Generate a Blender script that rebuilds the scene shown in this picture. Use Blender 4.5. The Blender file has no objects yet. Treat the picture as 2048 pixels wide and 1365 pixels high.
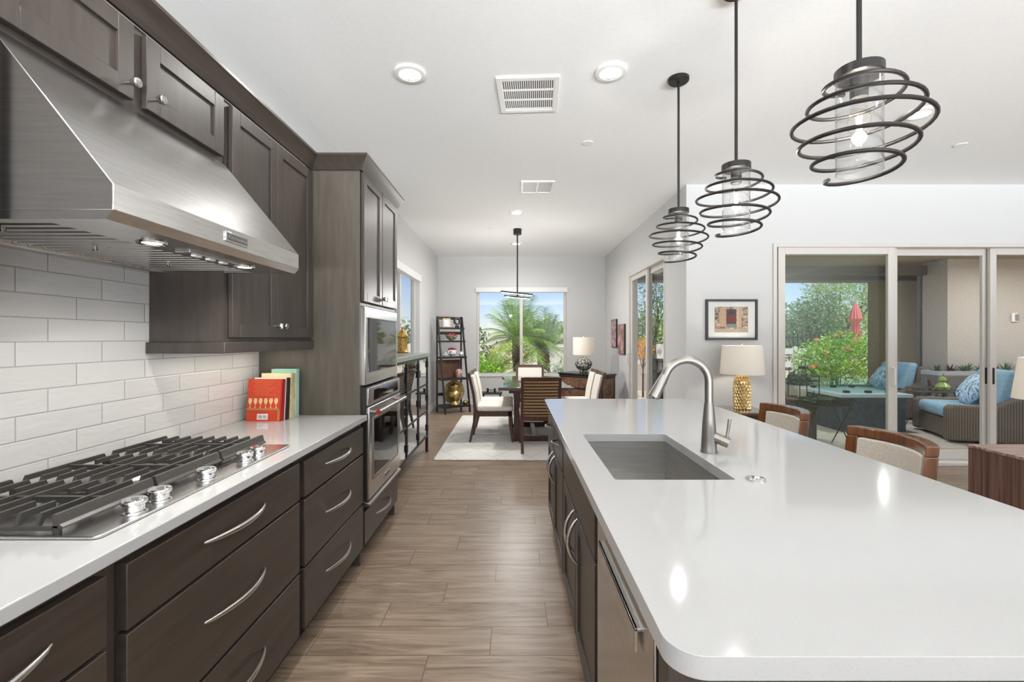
import bpy, bmesh, math, random
from mathutils import Vector, Matrix

# ------------------------------------------------------------------ camera, sky, sun, exposure
scn = bpy.context.scene
col = scn.collection
F, CX, CY, H = 920.0, 1027.0, 676.0, 1.381          # focal length in px, vanishing point, camera height
cam_d = bpy.data.cameras.new('camera'); cam = bpy.data.objects.new('camera', cam_d); col.objects.link(cam)
cam.location = (0, 0, H); cam.rotation_euler = (math.pi/2, 0, 0)
cam_d.sensor_width = 36; cam_d.lens = F*36/2048
cam_d.shift_x = (1024-CX)/2048; cam_d.shift_y = -(682.5-CY)/2048
cam_d.clip_start = .02; cam_d.clip_end = 300
scn.camera = cam
scn.view_settings.view_transform = 'Standard'; scn.view_settings.look = 'None'
scn.view_settings.gamma = 1; scn.view_settings.use_curve_mapping = False
scn.view_settings.exposure = 0.43
W = bpy.data.worlds.new('sky'); scn.world = W; W.use_nodes = True
wn = W.node_tree.nodes; wl = W.node_tree.links
sky = wn.new('ShaderNodeTexSky'); sky.sky_type = 'NISHITA'; sky.sun_disc = False
sky.sun_elevation = math.radians(62); sky.sun_rotation = math.radians(200); sky.air_density = .8; sky.dust_density = .35; sky.ozone_density = 1.5
smx = wn.new('ShaderNodeMix'); smx.data_type = 'RGBA'; smx.blend_type = 'MULTIPLY'; smx.inputs[0].default_value = 1; smx.inputs[7].default_value = (1.0, .93, 1.02, 1)
wl.new(sky.outputs[0], smx.inputs[6]); wl.new(smx.outputs[2], wn['Background'].inputs[0]); wn['Background'].inputs[1].default_value = .11
sd = bpy.data.lights.new('sun', 'SUN'); sd.energy = 4.0; sd.angle = .01; sd.color = (1, .95, .87)
sun = bpy.data.objects.new('sun', sd); col.objects.link(sun)
sun.rotation_euler = Vector((-.2, .34, -.9)).to_track_quat('-Z', 'Y').to_euler()
CAN_W, CAN_SPREAD = 1.0, 2.9                          # recessed lamps
def fill_area(name, loc, size, energy, look, color=(.86, .93, 1)):
    d = bpy.data.lights.new(name, 'AREA'); d.shape = 'RECTANGLE'; d.size, d.size_y = size; d.energy = energy; d.color = color
    o = bpy.data.objects.new(name, d); col.objects.link(o); o.location = loc; o.rotation_euler = Vector(look).to_track_quat('-Z', 'Y').to_euler()
# added fill lamp on the ground outside the rear openings, brightening the ceiling
fill_area('rear_fill_light', (3.0, -7.6, -.05), (9.0, 2.6), 5000, (0, .06, 1), (.885, .945, 1))
try:
    scn.cycles.max_bounces = 12; scn.cycles.diffuse_bounces = 5; scn.cycles.glossy_bounces = 5
    scn.cycles.transmission_bounces = 8; scn.cycles.transparent_max_bounces = 24
    scn.cycles.caustics_reflective = False; scn.cycles.caustics_refractive = False
    scn.cycles.sample_clamp_indirect = 6; scn.cycles.use_denoising = True
except Exception: pass
random.seed(7)

# ------------------------------------------------------------------ materials
def lin(c):
    return tuple((x/255/12.92 if x/255 <= .04045 else ((x/255+.055)/1.055)**2.4) for x in c)
MATS = {}
class NT:
    """a small wrapper to wire nodes quickly"""
    def __init__(s, m): s.m = m; s.n = m.node_tree.nodes; s.l = m.node_tree.links
    def new(s, t, **kw):
        x = s.n.new(t)
        for k, v in kw.items(): setattr(x, k, v)
        return x
    def put(s, sock, v):
        if hasattr(v, 'is_output'): s.l.new(v, sock)
        else: sock.default_value = v
    def math(s, op, a, b=0.0, c=None):
        x = s.new('ShaderNodeMath', operation=op); s.put(x.inputs[0], a); s.put(x.inputs[1], b)
        if c is not None: s.put(x.inputs[2], c)
        return x.outputs[0]
    def mix(s, f, a, b):
        x = s.new('ShaderNodeMix', data_type='RGBA'); s.put(x.inputs[0], f); s.put(x.inputs[6], a); s.put(x.inputs[7], b); return x.outputs[2]
    def coords(s, scale=(1, 1, 1), kind='Object', loc=(0, 0, 0), rot=(0, 0, 0)):
        tc = s.new('ShaderNodeTexCoord'); mp = s.new('ShaderNodeMapping')
        mp.inputs['Scale'].default_value = scale; mp.inputs['Location'].default_value = loc; mp.inputs['Rotation'].default_value = rot
        s.l.new(tc.outputs[kind], mp.inputs[0]); return mp.outputs[0]
    def geo(s, scale=(1, 1, 1)):
        g = s.new('ShaderNodeNewGeometry'); mp = s.new('ShaderNodeMapping'); mp.inputs['Scale'].default_value = scale
        s.l.new(g.outputs['Position'], mp.inputs[0]); return mp.outputs[0]
    def noise(s, vec, scale, detail=4, rough=.5, dist=0):
        x = s.new('ShaderNodeTexNoise'); s.l.new(vec, x.inputs['Vector']); x.inputs['Scale'].default_value = scale
        x.inputs['Detail'].default_value = detail; x.inputs['Roughness'].default_value = rough; x.inputs['Distortion'].default_value = dist
        return x.outputs['Fac']
    def ramp(s, f, stops):
        x = s.new('ShaderNodeValToRGB'); s.l.new(f, x.inputs[0]); e = x.color_ramp.elements
        while len(e) > 1: e.remove(e[-1])
        e[0].position = stops[0][0]; e[0].color = tuple(stops[0][1])+(1,)
        for p, c in stops[1:]:
            k = e.new(p); k.color = tuple(c)+(1,)
        return x.outputs[0]
    def bump(s, h, strength, dist=.01):
        x = s.new('ShaderNodeBump'); s.l.new(h, x.inputs['Height']); x.inputs['Strength'].default_value = strength; x.inputs['Distance'].default_value = dist
        s.l.new(x.outputs[0], s.n['Principled BSDF'].inputs['Normal'])
def mat(name, c=(200, 200, 200), rough=.5, metal=0, spec=.5, coat=0, lum=None):
    if name in MATS: return MATS[name]
    m = bpy.data.materials.new(name); m.use_nodes = True; b = m.node_tree.nodes['Principled BSDF']
    b.inputs['Base Color'].default_value = lin(c)+(1,); b.inputs['Roughness'].default_value = rough
    b.inputs['Metallic'].default_value = metal; b.inputs['Specular IOR Level'].default_value = spec; b.inputs['Coat Weight'].default_value = coat
    if lum: b.inputs['Emission Color'].default_value = lin(lum[0])+(1,); b.inputs['Emission Strength'].default_value = lum[1]
    m.diffuse_color = lin(c)+(1,)
    MATS[name] = m; return m
def noisy(name, c1, c2, scale=(1, 1, 1), ns=8, rough=.5, metal=0, bump=0, detail=4, lo=.35, hi=.65, kind='Object', spec=.5, bd=.01, dist=0, coat=0):
    if name in MATS: return MATS[name]
    m = mat(name, c1, rough, metal, spec, coat); t = NT(m); v = t.coords(scale, kind)
    f = t.noise(v, ns, detail, .55, dist)
    t.l.new(t.ramp(f, [(lo, lin(c1)), (hi, lin(c2))]), t.n['Principled BSDF'].inputs['Base Color'])
    if bump: t.bump(f, bump, bd)
    return m
def wood(name, dark, light, axis='z', rough=.4, coat=0, s=1.0):
    sc = {'x': (1.2, 14, 14), 'y': (14, 1.2, 14), 'z': (14, 14, 1.2)}[axis]
    return noisy(name, dark, light, tuple(k*s for k in sc), 2.2, rough, 0, .04, 6, .3, .7, dist=.6, coat=coat)

M_wall = noisy('painted wall', (204, 204, 203), (206, 206, 205), ns=60, rough=.75, bump=.015, bd=.002, spec=.2)
M_ceil = noisy('ceiling paint', (240, 240, 239), (243, 243, 242), ns=50, rough=.85, bump=.012, bd=.002, spec=.15)
M_trim = mat('white trim', (228, 227, 225), .45)
M_cab = wood('stained cabinet wood', (60, 53, 48), (73, 65, 59), 'z', .38)
M_cabh = wood('stained drawer wood', (54, 46, 40), (70, 61, 54), 'y', .38)
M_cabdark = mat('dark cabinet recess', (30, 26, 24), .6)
M_side = noisy('cabinet side veneer', (82, 75, 66), (95, 88, 78), (10, 10, 1), 2.5, .45, bump=.03, detail=6, dist=.5)
M_ss = noisy('brushed stainless steel', (196, 194, 191), (212, 210, 207), (60, 2, 60), 4, .25, 1, .03, 3, bd=.002)
M_ssh = noisy('brushed stainless hood', (212, 210, 207), (224, 222, 219), (2, 3, 40), 3, .22, 1, .004, 3, bd=.002)
M_sink = noisy('brushed sink steel', (176, 174, 170), (190, 188, 184), (2, 2, 40), 3, .4, 1, .02, bd=.002)
M_nickel = mat('brushed nickel', (150, 146, 140), .36, 1)
M_chrome = mat('polished chrome', (225, 225, 225), .07, 1)
M_pull = mat('satin pull metal', (214, 212, 209), .3, 1)
M_black = mat('black painted metal', (34, 32, 31), .42, 0)
M_bronze = mat('dark bronze metal', (46, 43, 41), .38, .5)
M_iron = noisy('cast iron', (58, 55, 52), (68, 65, 61), ns=160, rough=.4, bump=.04, bd=.002)
M_blackglass = mat('black oven glass', (14, 15, 16), .04, 0, .7)
M_white = mat('white plastic', (236, 235, 232), .4)
M_rubber = mat('dark gap', (12, 11, 11), .8)

def make_quartz():
    m = mat('white quartz', (222, 220, 216), .09, 0, .45); t = NT(m); v = t.coords()
    f = t.noise(v, 420, 2); g = t.noise(v, 3, 3)
    c = t.mix(t.math('MULTIPLY', t.math('GREATER_THAN', f, .66), .35), lin((176, 176, 175))+(1,), lin((142, 138, 132))+(1,))
    c2 = t.mix(t.math('MULTIPLY', g, .12), c, lin((171, 170, 168))+(1,))
    t.l.new(c2, t.n['Principled BSDF'].inputs['Base Color']); return m
M_quartz = make_quartz()

def make_floor():
    m = mat('wood look plank tile', (150, 132, 115), .3, 0, .3); t = NT(m); g = t.new('ShaderNodeNewGeometry')
    sp = t.new('ShaderNodeSeparateXYZ'); t.l.new(g.outputs['Position'], sp.inputs[0]); x, y = sp.outputs[0], sp.outputs[1]
    yy = t.math('DIVIDE', t.math('SUBTRACT', y, 1.798), .2); k = t.math('FLOOR', yy); fy = t.math('SUBTRACT', yy, k)
    uu = t.math('DIVIDE', t.math('SUBTRACT', t.math('ADD', x, .37), t.math('MULTIPLY', k, .26667)), .8); p = t.math('FLOOR', uu); fx = t.math('SUBTRACT', uu, p)
    cb = t.new('ShaderNodeCombineXYZ'); t.l.new(k, cb.inputs[0]); t.l.new(p, cb.inputs[1])
    wn_ = t.new('ShaderNodeTexWhiteNoise', noise_dimensions='3D'); t.l.new(cb.outputs[0], wn_.inputs['Vector'])
    gv = t.new('ShaderNodeCombineXYZ'); t.l.new(t.math('MULTIPLY', x, 1.1), gv.inputs[0]); t.l.new(t.math('MULTIPLY', y, 11), gv.inputs[1]); t.l.new(t.math('MULTIPLY', wn_.outputs['Value'], 40), gv.inputs[2])
    f = t.noise(gv.outputs[0], 1.6, 8, .62, 1.5); f2 = t.noise(gv.outputs[0], 9, 3, .6)
    c = t.ramp(f, [(.28, lin((90, 74, 61))), (.42, lin((128, 109, 92))), (.58, lin((156, 137, 118))), (.8, lin((176, 158, 139)))])
    c = t.mix(t.math('MULTIPLY', f2, .25), c, lin((112, 94, 75))+(1,))
    c = t.mix(t.math('MULTIPLY', wn_.outputs['Value'], .22), c, lin((150, 132, 114))+(1,))
    ex = t.math('MINIMUM', t.math('MULTIPLY', t.math('MINIMUM', fx, t.math('SUBTRACT', 1, fx)), .8), t.math('MULTIPLY', t.math('MINIMUM', fy, t.math('SUBTRACT', 1, fy)), .2))
    gr = t.math('LESS_THAN', ex, .0026)
    c = t.mix(gr, c, lin((104, 88, 73))+(1,))
    t.l.new(c, t.n['Principled BSDF'].inputs['Base Color'])
    hgt = t.math('ADD', t.math('MULTIPLY', f, .25), t.math('MULTIPLY', t.math('SUBTRACT', 1, gr), .8)); t.bump(hgt, .12, .004)
    t.l.new(t.math('ADD', .27, t.math('MULTIPLY', f2, .12)), t.n['Principled BSDF'].inputs['Roughness'])
    return m
M_floor = make_floor()

def make_tile():
    m = mat('glossy white subway tile', (205, 203, 199), .12, 0, .5); t = NT(m); g = t.new('ShaderNodeNewGeometry')
    sp = t.new('ShaderNodeSeparateXYZ'); t.l.new(g.outputs['Position'], sp.inputs[0]); y, z = sp.outputs[1], sp.outputs[2]
    zz = t.math('DIVIDE', t.math('SUBTRACT', z, 1.2905), .0775); r = t.math('FLOOR', zz); fz = t.math('SUBTRACT', zz, r)
    uu = t.math('DIVIDE', t.math('SUBTRACT', t.math('SUBTRACT', y, 1.42), t.math('MULTIPLY', r, .1)), .3); p = t.math('FLOOR', uu); fu = t.math('SUBTRACT', uu, p)
    cb = t.new('ShaderNodeCombineXYZ'); t.l.new(r, cb.inputs[0]); t.l.new(p, cb.inputs[1])
    w = t.new('ShaderNodeTexWhiteNoise', noise_dimensions='3D'); t.l.new(cb.outputs[0], w.inputs['Vector'])
    ex = t.math('MINIMUM', t.math('MULTIPLY', t.math('MINIMUM', fu, t.math('SUBTRACT', 1, fu)), .3), t.math('MULTIPLY', t.math('MINIMUM', fz, t.math('SUBTRACT', 1, fz)), .0775))
    gr = t.math('LESS_THAN', ex, .0011)
    c = t.mix(w.outputs['Value'], lin((204, 202, 199))+(1,), lin((212, 210, 207))+(1,))
    c = t.mix(gr, c, lin((150, 147, 143))+(1,)); t.l.new(c, t.n['Principled BSDF'].inputs['Base Color'])
    gv = t.new('ShaderNodeCombineXYZ'); t.l.new(t.math('MULTIPLY', w.outputs['Value'], 30), gv.inputs[0]); t.l.new(t.math('MULTIPLY', y, 6), gv.inputs[1]); t.l.new(t.math('MULTIPLY', z, 20), gv.inputs[2])
    f = t.noise(gv.outputs[0], 1.2, 2, .4, .8)
    edge = t.math('MINIMUM', t.math('DIVIDE', ex, .004), 1.0)
    t.bump(t.math('ADD', t.math('MULTIPLY', f, 1.4), edge), .35, .006)
    t.l.new(t.math('ADD', .1, t.math('MULTIPLY', gr, .6)), t.n['Principled BSDF'].inputs['Roughness']); return m
M_tile = make_tile()

def make_glass(name, tint=(1, 1, 1), refl=1.0):
    m = bpy.data.materials.new(name); m.use_nodes = True; t = NT(m); t.n.remove(t.n['Principled BSDF'])
    tr = t.new('ShaderNodeBsdfTransparent'); tr.inputs[0].default_value = tuple(tint)+(1,)
    gl = t.new('ShaderNodeBsdfGlossy'); gl.inputs['Roughness'].default_value = .01
    lw = t.new('ShaderNodeLayerWeight'); lw.inputs[0].default_value = .5
    mx = t.new('ShaderNodeMixShader'); t.l.new(t.math('MINIMUM', t.math('MULTIPLY', t.math('ADD', .035, t.math('MULTIPLY', t.math('POWER', lw.outputs['Facing'], 5), .85)), refl), .95), mx.inputs[0])
    t.l.new(tr.outputs[0], mx.inputs[1]); t.l.new(gl.outputs[0], mx.inputs[2])
    t.l.new(mx.outputs[0], t.n['Material Output'].inputs[0]); MATS[name] = m; return m
M_pane = make_glass('window glass', (.98, .99, .985), .6)
M_tint = make_glass('tinted slider glass', (.95, .975, .955), .6)
M_clear = make_glass('clear lamp glass', (.97, .97, .97), 1.4)
M_cabglass = make_glass('display cabinet glass', (.95, .96, .96), 3.0)
def make_shade(name, c, tr=.45):
    m = bpy.data.materials.new(name); m.use_nodes = True; t = NT(m); t.n.remove(t.n['Principled BSDF'])
    d = t.new('ShaderNodeBsdfDiffuse'); d.inputs[0].default_value = lin(c)+(1,); s = t.new('ShaderNodeBsdfTranslucent'); s.inputs[0].default_value = lin(c)+(1,)
    mx = t.new('ShaderNodeMixShader'); mx.inputs[0].default_value = tr; t.l.new(d.outputs[0], mx.inputs[1]); t.l.new(s.outputs[0], mx.inputs[2])
    t.l.new(mx.outputs[0], t.n['Material Output'].inputs[0]); return m
M_shade = make_shade('white linen shade', (244, 240, 232), .3)
M_shade2 = make_shade('cream linen shade', (240, 228, 206), .4)
M_fabric = noisy('off white upholstery', (214, 208, 198), (226, 221, 212), ns=160, rough=.9, bump=.15, bd=.002, spec=.2)
M_linen = noisy('oatmeal linen', (186, 177, 164), (206, 198, 186), (1, 1, 1), 140, .9, 0, .2, bd=.002, spec=.2)
M_tan = noisy('tan back fabric', (204, 168, 112), (218, 184, 128), ns=90, rough=.85)
M_walnut = wood('dark walnut', (58, 33, 24), (84, 50, 36), 'z', .3, .3)
M_table = wood('polished dark tabletop', (70, 50, 46), (88, 64, 58), 'x', .2, 1.0)
M_cherry = wood('polished cherry wood', (78, 45, 24), (118, 72, 40), 'z', .22, .4)
M_zebra = noisy('zebra grain veneer', (62, 42, 38), (124, 92, 80), (30, 30, .6), 1.6, .35, detail=5, lo=.35, hi=.66)
M_burl = noisy('burl walnut veneer', (78, 54, 40), (132, 98, 74), ns=9, rough=.3, detail=6, dist=1.6, lo=.3, hi=.7)
M_brass = noisy('aged brass', (190, 158, 92), (234, 210, 150), ns=40, rough=.28, metal=1, bump=.2, bd=.004)
M_gold = noisy('gold ceramic', (190, 156, 92), (228, 204, 150), ns=14, rough=.25, metal=.7)
M_terrace = noisy('patio paver', (176, 170, 162), (196, 190, 182), ns=14, rough=.8, bump=.1)
M_stucco = noisy('beige stucco', (196, 184, 166), (210, 199, 182), ns=45, rough=.9, bump=.35, bd=.006)
M_stucco_grey = noisy('grey stucco', (180, 174, 166), (196, 190, 182), ns=45, rough=.9, bump=.35, bd=.006)
M_olive = noisy('olive brown stucco', (128, 110, 72), (142, 124, 84), ns=30, rough=.85)
M_brown = mat('brown painted beam', (92, 80, 68), .6)
M_frame = mat('almond window frame', (206, 202, 196), .45)
M_grey = mat('grey steel', (120, 122, 124), .45, .3)
def make_wicker(name, a, b):
    m = mat(name, a, .6); t = NT(m); v = t.coords((1, 1, 1))
    w1 = t.new('ShaderNodeTexWave', bands_direction='Z'); t.l.new(v, w1.inputs[0]); w1.inputs['Scale'].default_value = 26; w1.inputs['Distortion'].default_value = .6
    w2 = t.new('ShaderNodeTexWave', bands_direction='DIAGONAL'); t.l.new(t.coords((1, 1, 0)), w2.inputs[0]); w2.inputs['Scale'].default_value = 22
    f = t.math('MULTIPLY', t.math('ADD', w1.outputs['Fac'], w2.outputs['Fac']), .5)
    t.l.new(t.ramp(f, [(.2, lin(a)), (.75, lin(b))]), t.n['Principled BSDF'].inputs['Base Color']); t.bump(f, .5, .008); return m
M_wicker = make_wicker('brown wicker', (62, 54, 48), (132, 120, 108))
M_wickerd = make_wicker('dark wicker', (44, 38, 34), (96, 84, 72))
M_blue = noisy('light blue cushion', (128, 166, 190), (146, 182, 204), ns=30, rough=.9)
def make_leaf(name, a, b, c=None):
    m = mat(name, a, .5, 0, .3); t = NT(m); v = t.geo(); f = t.noise(v, 14, 3); g = t.noise(v, 1.7, 2)
    cc = t.ramp(t.math('ADD', t.math('MULTIPLY', f, .6), t.math('MULTIPLY', g, .4)), [(.33, lin(a)), (.5, lin(b)), (.68, lin(c or b))])
    t.l.new(cc, t.n['Principled BSDF'].inputs['Base Color'])
    tl = t.new('ShaderNodeBsdfTranslucent'); t.l.new(cc, tl.inputs[0]); mx = t.new('ShaderNodeMixShader'); mx.inputs[0].default_value = .3
    t.l.new(t.n['Principled BSDF'].outputs[0], mx.inputs[1]); t.l.new(tl.outputs[0], mx.inputs[2]); t.l.new(mx.outputs[0], t.n['Material Output'].inputs[0])
    return m
M_palm = make_leaf('palm green', (98, 140, 60), (146, 182, 88), (196, 214, 128))
M_palmgrey = make_leaf('grey green palm', (116, 146, 112), (158, 182, 148), (198, 210, 176))
M_leaf = make_leaf('bright shrub green', (104, 158, 48), (152, 198, 70), (196, 224, 106))
M_leafd = make_leaf('deep tree green', (84, 116, 84), (120, 150, 110), (156, 180, 138))
M_leafl = make_leaf('pale feathery green', (128, 158, 96), (168, 192, 124), (206, 218, 160))
M_succ = make_leaf('succulent green', (70, 92, 72), (100, 124, 96), (130, 150, 122))
M_flower = mat('orange flower', (255, 178, 118), .6)
M_yel = make_leaf('golden yellow shrub', (206, 140, 24), (236, 176, 40), (250, 204, 80))
M_bark = noisy('palm trunk bark', (74, 58, 46), (122, 102, 84), (1, 1, 8), 9, .9, 0, .5, bd=.03)
M_trunk = noisy('grey bark', (86, 74, 64), (120, 108, 96), ns=12, rough=.9)
# ------------------------------------------------------------------ mesh helpers
ROOTM = {}
class MB:
    def __init__(s): s.v = []; s.f = []
    def add(s, vs, fs):
        o = len(s.v); s.v += [Vector(p) for p in vs]; s.f += [tuple(i+o for i in f) for f in fs]; return s
    def box(s, x0, x1, y0, y1, z0, z1, m=None):
        vs = [Vector((x, y, z)) for z in (z0, z1) for y in (y0, y1) for x in (x0, x1)]
        if m is not None: vs = [m @ p for p in vs]
        return s.add(vs, [(0, 2, 3, 1), (4, 5, 7, 6), (0, 1, 5, 4), (2, 6, 7, 3), (0, 4, 6, 2), (1, 3, 7, 5)])
    def cyl(s, p0, p1, r0, r1=None, n=16, caps=True):
        return s.tube([p0, p1], [r0, r0 if r1 is None else r1], n, caps=caps)
    def tube(s, pts, r, n=8, closed=False, caps=True, flat=None):
        pts = [Vector(p) for p in pts]; k = len(pts); rs = r if isinstance(r, (list, tuple)) else [r]*k
        def tan(i):
            a = pts[(i-1) % k] if closed or i > 0 else pts[0]; b = pts[(i+1) % k] if closed or i < k-1 else pts[-1]
            d = (b-a); return d.normalized() if d.length else Vector((0, 0, 1))
        t0 = tan(0); u = Vector((0, 0, 1)) if abs(t0.z) < .9 else Vector((1, 0, 0)); u = (u-t0*u.dot(t0)).normalized(); vs = []
        for i in range(k):
            t = tan(i); u = u-t*u.dot(t)
            if u.length < 1e-6: u = Vector((1, 0, 0))
            u.normalize(); w = t.cross(u); fu, fw = flat or (1, 1)
            for j in range(n):
                a = 2*math.pi*j/n+math.pi/n; vs.append(pts[i]+(u*math.cos(a)*fu+w*math.sin(a)*fw)*rs[i])
        fs = [(i*n+j, i*n+(j+1) % n, ((i+1) % k)*n+(j+1) % n, ((i+1) % k)*n+j) for i in range(k if closed else k-1) for j in range(n)]
        if caps and not closed: fs += [tuple(range(n))[::-1], tuple((k-1)*n+j for j in range(n))]
        return s.add(vs, fs)
    def lathe(s, prof, cx=0, cy=0, z0=0, n=28):
        vs = []; rows = []
        for r, z in prof:
            if r < 1e-5: rows.append([len(vs)]); vs.append((cx, cy, z0+z))
            else:
                rows.append(list(range(len(vs), len(vs)+n))); vs += [(cx+r*math.cos(2*math.pi*j/n), cy+r*math.sin(2*math.pi*j/n), z0+z) for j in range(n)]
        fs = []
        for a, b in zip(rows, rows[1:]):
            for j in range(n):
                q = (j+1) % n
                if len(a) == 1 and len(b) == 1: continue
                if len(a) == 1: fs.append((a[0], b[q], b[j]))
                elif len(b) == 1: fs.append((a[j], a[q], b[0]))
                else: fs.append((a[j], a[q], b[q], b[j]))
        return s.add(vs, fs)
    def prism(s, poly, axis, a, b, m=None):
        k = len(poly); mk = {'x': lambda p, t: (t, p[0], p[1]), 'y': lambda p, t: (p[0], t, p[1]), 'z': lambda p, t: (p[0], p[1], t)}[axis]
        vs = [Vector(mk(p, a)) for p in poly]+[Vector(mk(p, b)) for p in poly]
        if m is not None: vs = [m @ p for p in vs]
        return s.add(vs, [tuple(range(k))[::-1], tuple(range(k, 2*k))]+[(i, (i+1) % k, k+(i+1) % k, k+i) for i in range(k)])
    def ball(s, c, r, sc=(1, 1, 1), n=16, m=9):
        return s.add(*ball_data(c, r, sc, n, m))
    def grid(s, fn, nu, nv):
        vs = [fn(i/nu, j/nv) for j in range(nv+1) for i in range(nu+1)]
        return s.add(vs, [(j*(nu+1)+i, j*(nu+1)+i+1, (j+1)*(nu+1)+i+1, (j+1)*(nu+1)+i) for j in range(nv) for i in range(nu)])
    def build(s, name, mt, parent=None, smooth=True, bevel=0, solid=0, sub=0, local=False, segs=2):
        me = bpy.data.meshes.new(name)
        if parent is not None and not local:
            inv = ROOTM[root_of(parent).name].inverted(); vs = [inv @ p for p in s.v]
        else: vs = s.v
        me.from_pydata([tuple(p) for p in vs], [], s.f); me.validate()
        bm = bmesh.new(); bm.from_mesh(me); bmesh.ops.recalc_face_normals(bm, faces=bm.faces); bm.to_mesh(me); bm.free()
        if smooth: me.shade_smooth(); me.set_sharp_from_angle(angle=math.radians(35))
        o = bpy.data.objects.new(name, me); col.objects.link(o)
        if mt: me.materials.append(mt)
        if parent is not None: o.parent = parent
        else: ROOTM[o.name] = Matrix.Identity(4)
        if solid: x = o.modifiers.new('solid', 'SOLIDIFY'); x.thickness = solid; x.offset = 0
        if bevel: x = o.modifiers.new('bevel', 'BEVEL'); x.width = bevel; x.segments = segs; x.limit_method = 'ANGLE'; x.angle_limit = math.radians(40)
        if sub: x = o.modifiers.new('sub', 'SUBSURF'); x.levels = sub; x.render_levels = sub
        return o
def ball_data(c, r, sc, n, m):
    vs = []; fs = []
    for i in range(m+1):
        th = math.pi*i/m
        for j in range(n):
            a = 2*math.pi*j/n; vs.append((c[0]+r*sc[0]*math.sin(th)*math.cos(a), c[1]+r*sc[1]*math.sin(th)*math.sin(a), c[2]+r*sc[2]*math.cos(th)))
    for i in range(m):
        for j in range(n): fs.append((i*n+j, i*n+(j+1) % n, (i+1)*n+(j+1) % n, (i+1)*n+j))
    return vs, fs
def root_of(o):
    while o.parent is not None: o = o.parent
    return o
def tag(o, label=None, cat=None, group=None, kind=None):
    if label: o['label'] = label
    if cat: o['category'] = cat
    if group: o['group'] = group
    if kind: o['kind'] = kind
    return o
def thing(name, label, cat, loc=(0, 0, 0), rz=0, group=None):
    o = bpy.data.objects.new(name, None); col.objects.link(o); o.empty_display_size = .1
    o.location = loc; o.rotation_euler = (0, 0, rz); ROOTM[o.name] = Matrix.Translation(loc) @ Matrix.Rotation(rz, 4, 'Z')
    return tag(o, label, cat, group)
def struct(name, mb, mt, **k): return tag(mb.build(name, mt, **k), kind='structure')
def bx(*a): return MB().box(*a)
def copy_tree(o, parent=None):
    c = o.copy(); col.objects.link(c)
    if parent is not None: c.parent = parent
    for ch in list(o.children): copy_tree(ch, c)
    return c
def copy_thing(o, loc, rz, label, group=None):
    c = copy_tree(o); c.location = loc; c.rotation_euler = (0, 0, rz); tag(c, label, None, group)
    ROOTM[c.name] = Matrix.Translation(loc) @ Matrix.Rotation(rz, 4, 'Z'); return c
def lamp(name, kind, loc, energy, parent=None, color=(1, .93, .84), size=.1, spread=None, rot=None):
    d = bpy.data.lights.new(name, kind); d.energy = energy; d.color = color
    if kind == 'AREA':
        d.shape = 'DISK' if not isinstance(size, tuple) else 'RECTANGLE'
        d.size = size if not isinstance(size, tuple) else size[0]
        if isinstance(size, tuple): d.size_y = size[1]
        if spread: d.spread = spread
    else: d.shadow_soft_size = size
    o = bpy.data.objects.new(name, d); col.objects.link(o)
    v = Vector(loc)
    if parent is not None: o.parent = parent; v = ROOTM[root_of(parent).name].inverted() @ v
    o.location = v
    if rot: o.rotation_euler = rot
    return o
def rnd(a, b): return random.uniform(a, b)
def leaf_cloud(mb, c, rad, n, size, asp=2.2, shell=.55, up=.0):
    """n loose leaves spread through an ellipsoid"""
    for _ in range(n):
        d = Vector((rnd(-1, 1), rnd(-1, 1), rnd(-1, 1)))
        while d.length > 1 or d.length < .05: d = Vector((rnd(-1, 1), rnd(-1, 1), rnd(-1, 1)))
        d = d.normalized()*(shell+(1-shell)*random.random()) if random.random() < .75 else d
        p = Vector((c[0]+d.x*rad[0], c[1]+d.y*rad[1], c[2]+d.z*rad[2]))
        a = Vector((rnd(-1, 1), rnd(-1, 1), rnd(-.6, 1)+up)).normalized(); b = a.cross(Vector((rnd(-1, 1), rnd(-1, 1), rnd(-1, 1))))
        if b.length < .01: continue
        b.normalize(); L = size*rnd(.7, 1.3); w = L/asp
        mb.add([p-a*L*.5, p+b*w*.5, p+a*L*.5, p-b*w*.5], [(0, 1, 2, 3)])
    return mb
# ------------------------------------------------------------------ the setting
CEIL = 3.048; XL = -1.55; YF = 9.44; XR = 1.878; YL = 5.0
fl = MB().box(-1.7, 7.7, -4.7, 5.14, -.15, 0).box(-1.7, 2.0, 5.14, 9.6, -.15, 0)
struct('floor', fl, M_floor, smooth=False)
cl = MB().box(-1.7, 7.7, -4.7, 5.14, CEIL, CEIL+.2).box(-1.7, 2.0, 5.14, 9.6, CEIL, CEIL+.2)
struct('ceiling', cl, M_ceil, smooth=False)
def wall(name, axis, t0, t1, a0, a1, z0, z1, holes):
    """a wall slab of thickness t0..t1 across `axis`, spanning a0..a1, with rectangular holes (b0,b1,c0,c1)"""
    mb = MB(); cuts = sorted(set([a0, a1]+[h for q in holes for h in q[:2]]))
    for p, q in zip(cuts, cuts[1:]):
        hs = sorted([h for h in holes if h[0] <= p+1e-6 and h[1] >= q-1e-6], key=lambda h: h[2]); z = z0
        for h in hs+[(0, 0, z1, z1)]:
            if h[2] > z+1e-6:
                mb.box(t0, t1, p, q, z, h[2]) if axis == 'x' else mb.box(p, q, t0, t1, z, h[2])
            z = max(z, h[3])
    return struct(name, mb, M_wall, smooth=False)
wall('wall_left', 'x', -1.7, XL, -4.7, 9.6, 0, CEIL, [(5.72, 7.6, .95, 2.4)])
wall('wall_far', 'y', YF, YF+.15, -1.55, 2.0, 0, CEIL, [(-.759, 1.088, .6, 2.4)])
wall('wall_right', 'x', XR, XR+.12, 5.14, YF, 0, CEIL, [(5.70, 7.48, 0, 2.4)])
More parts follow.
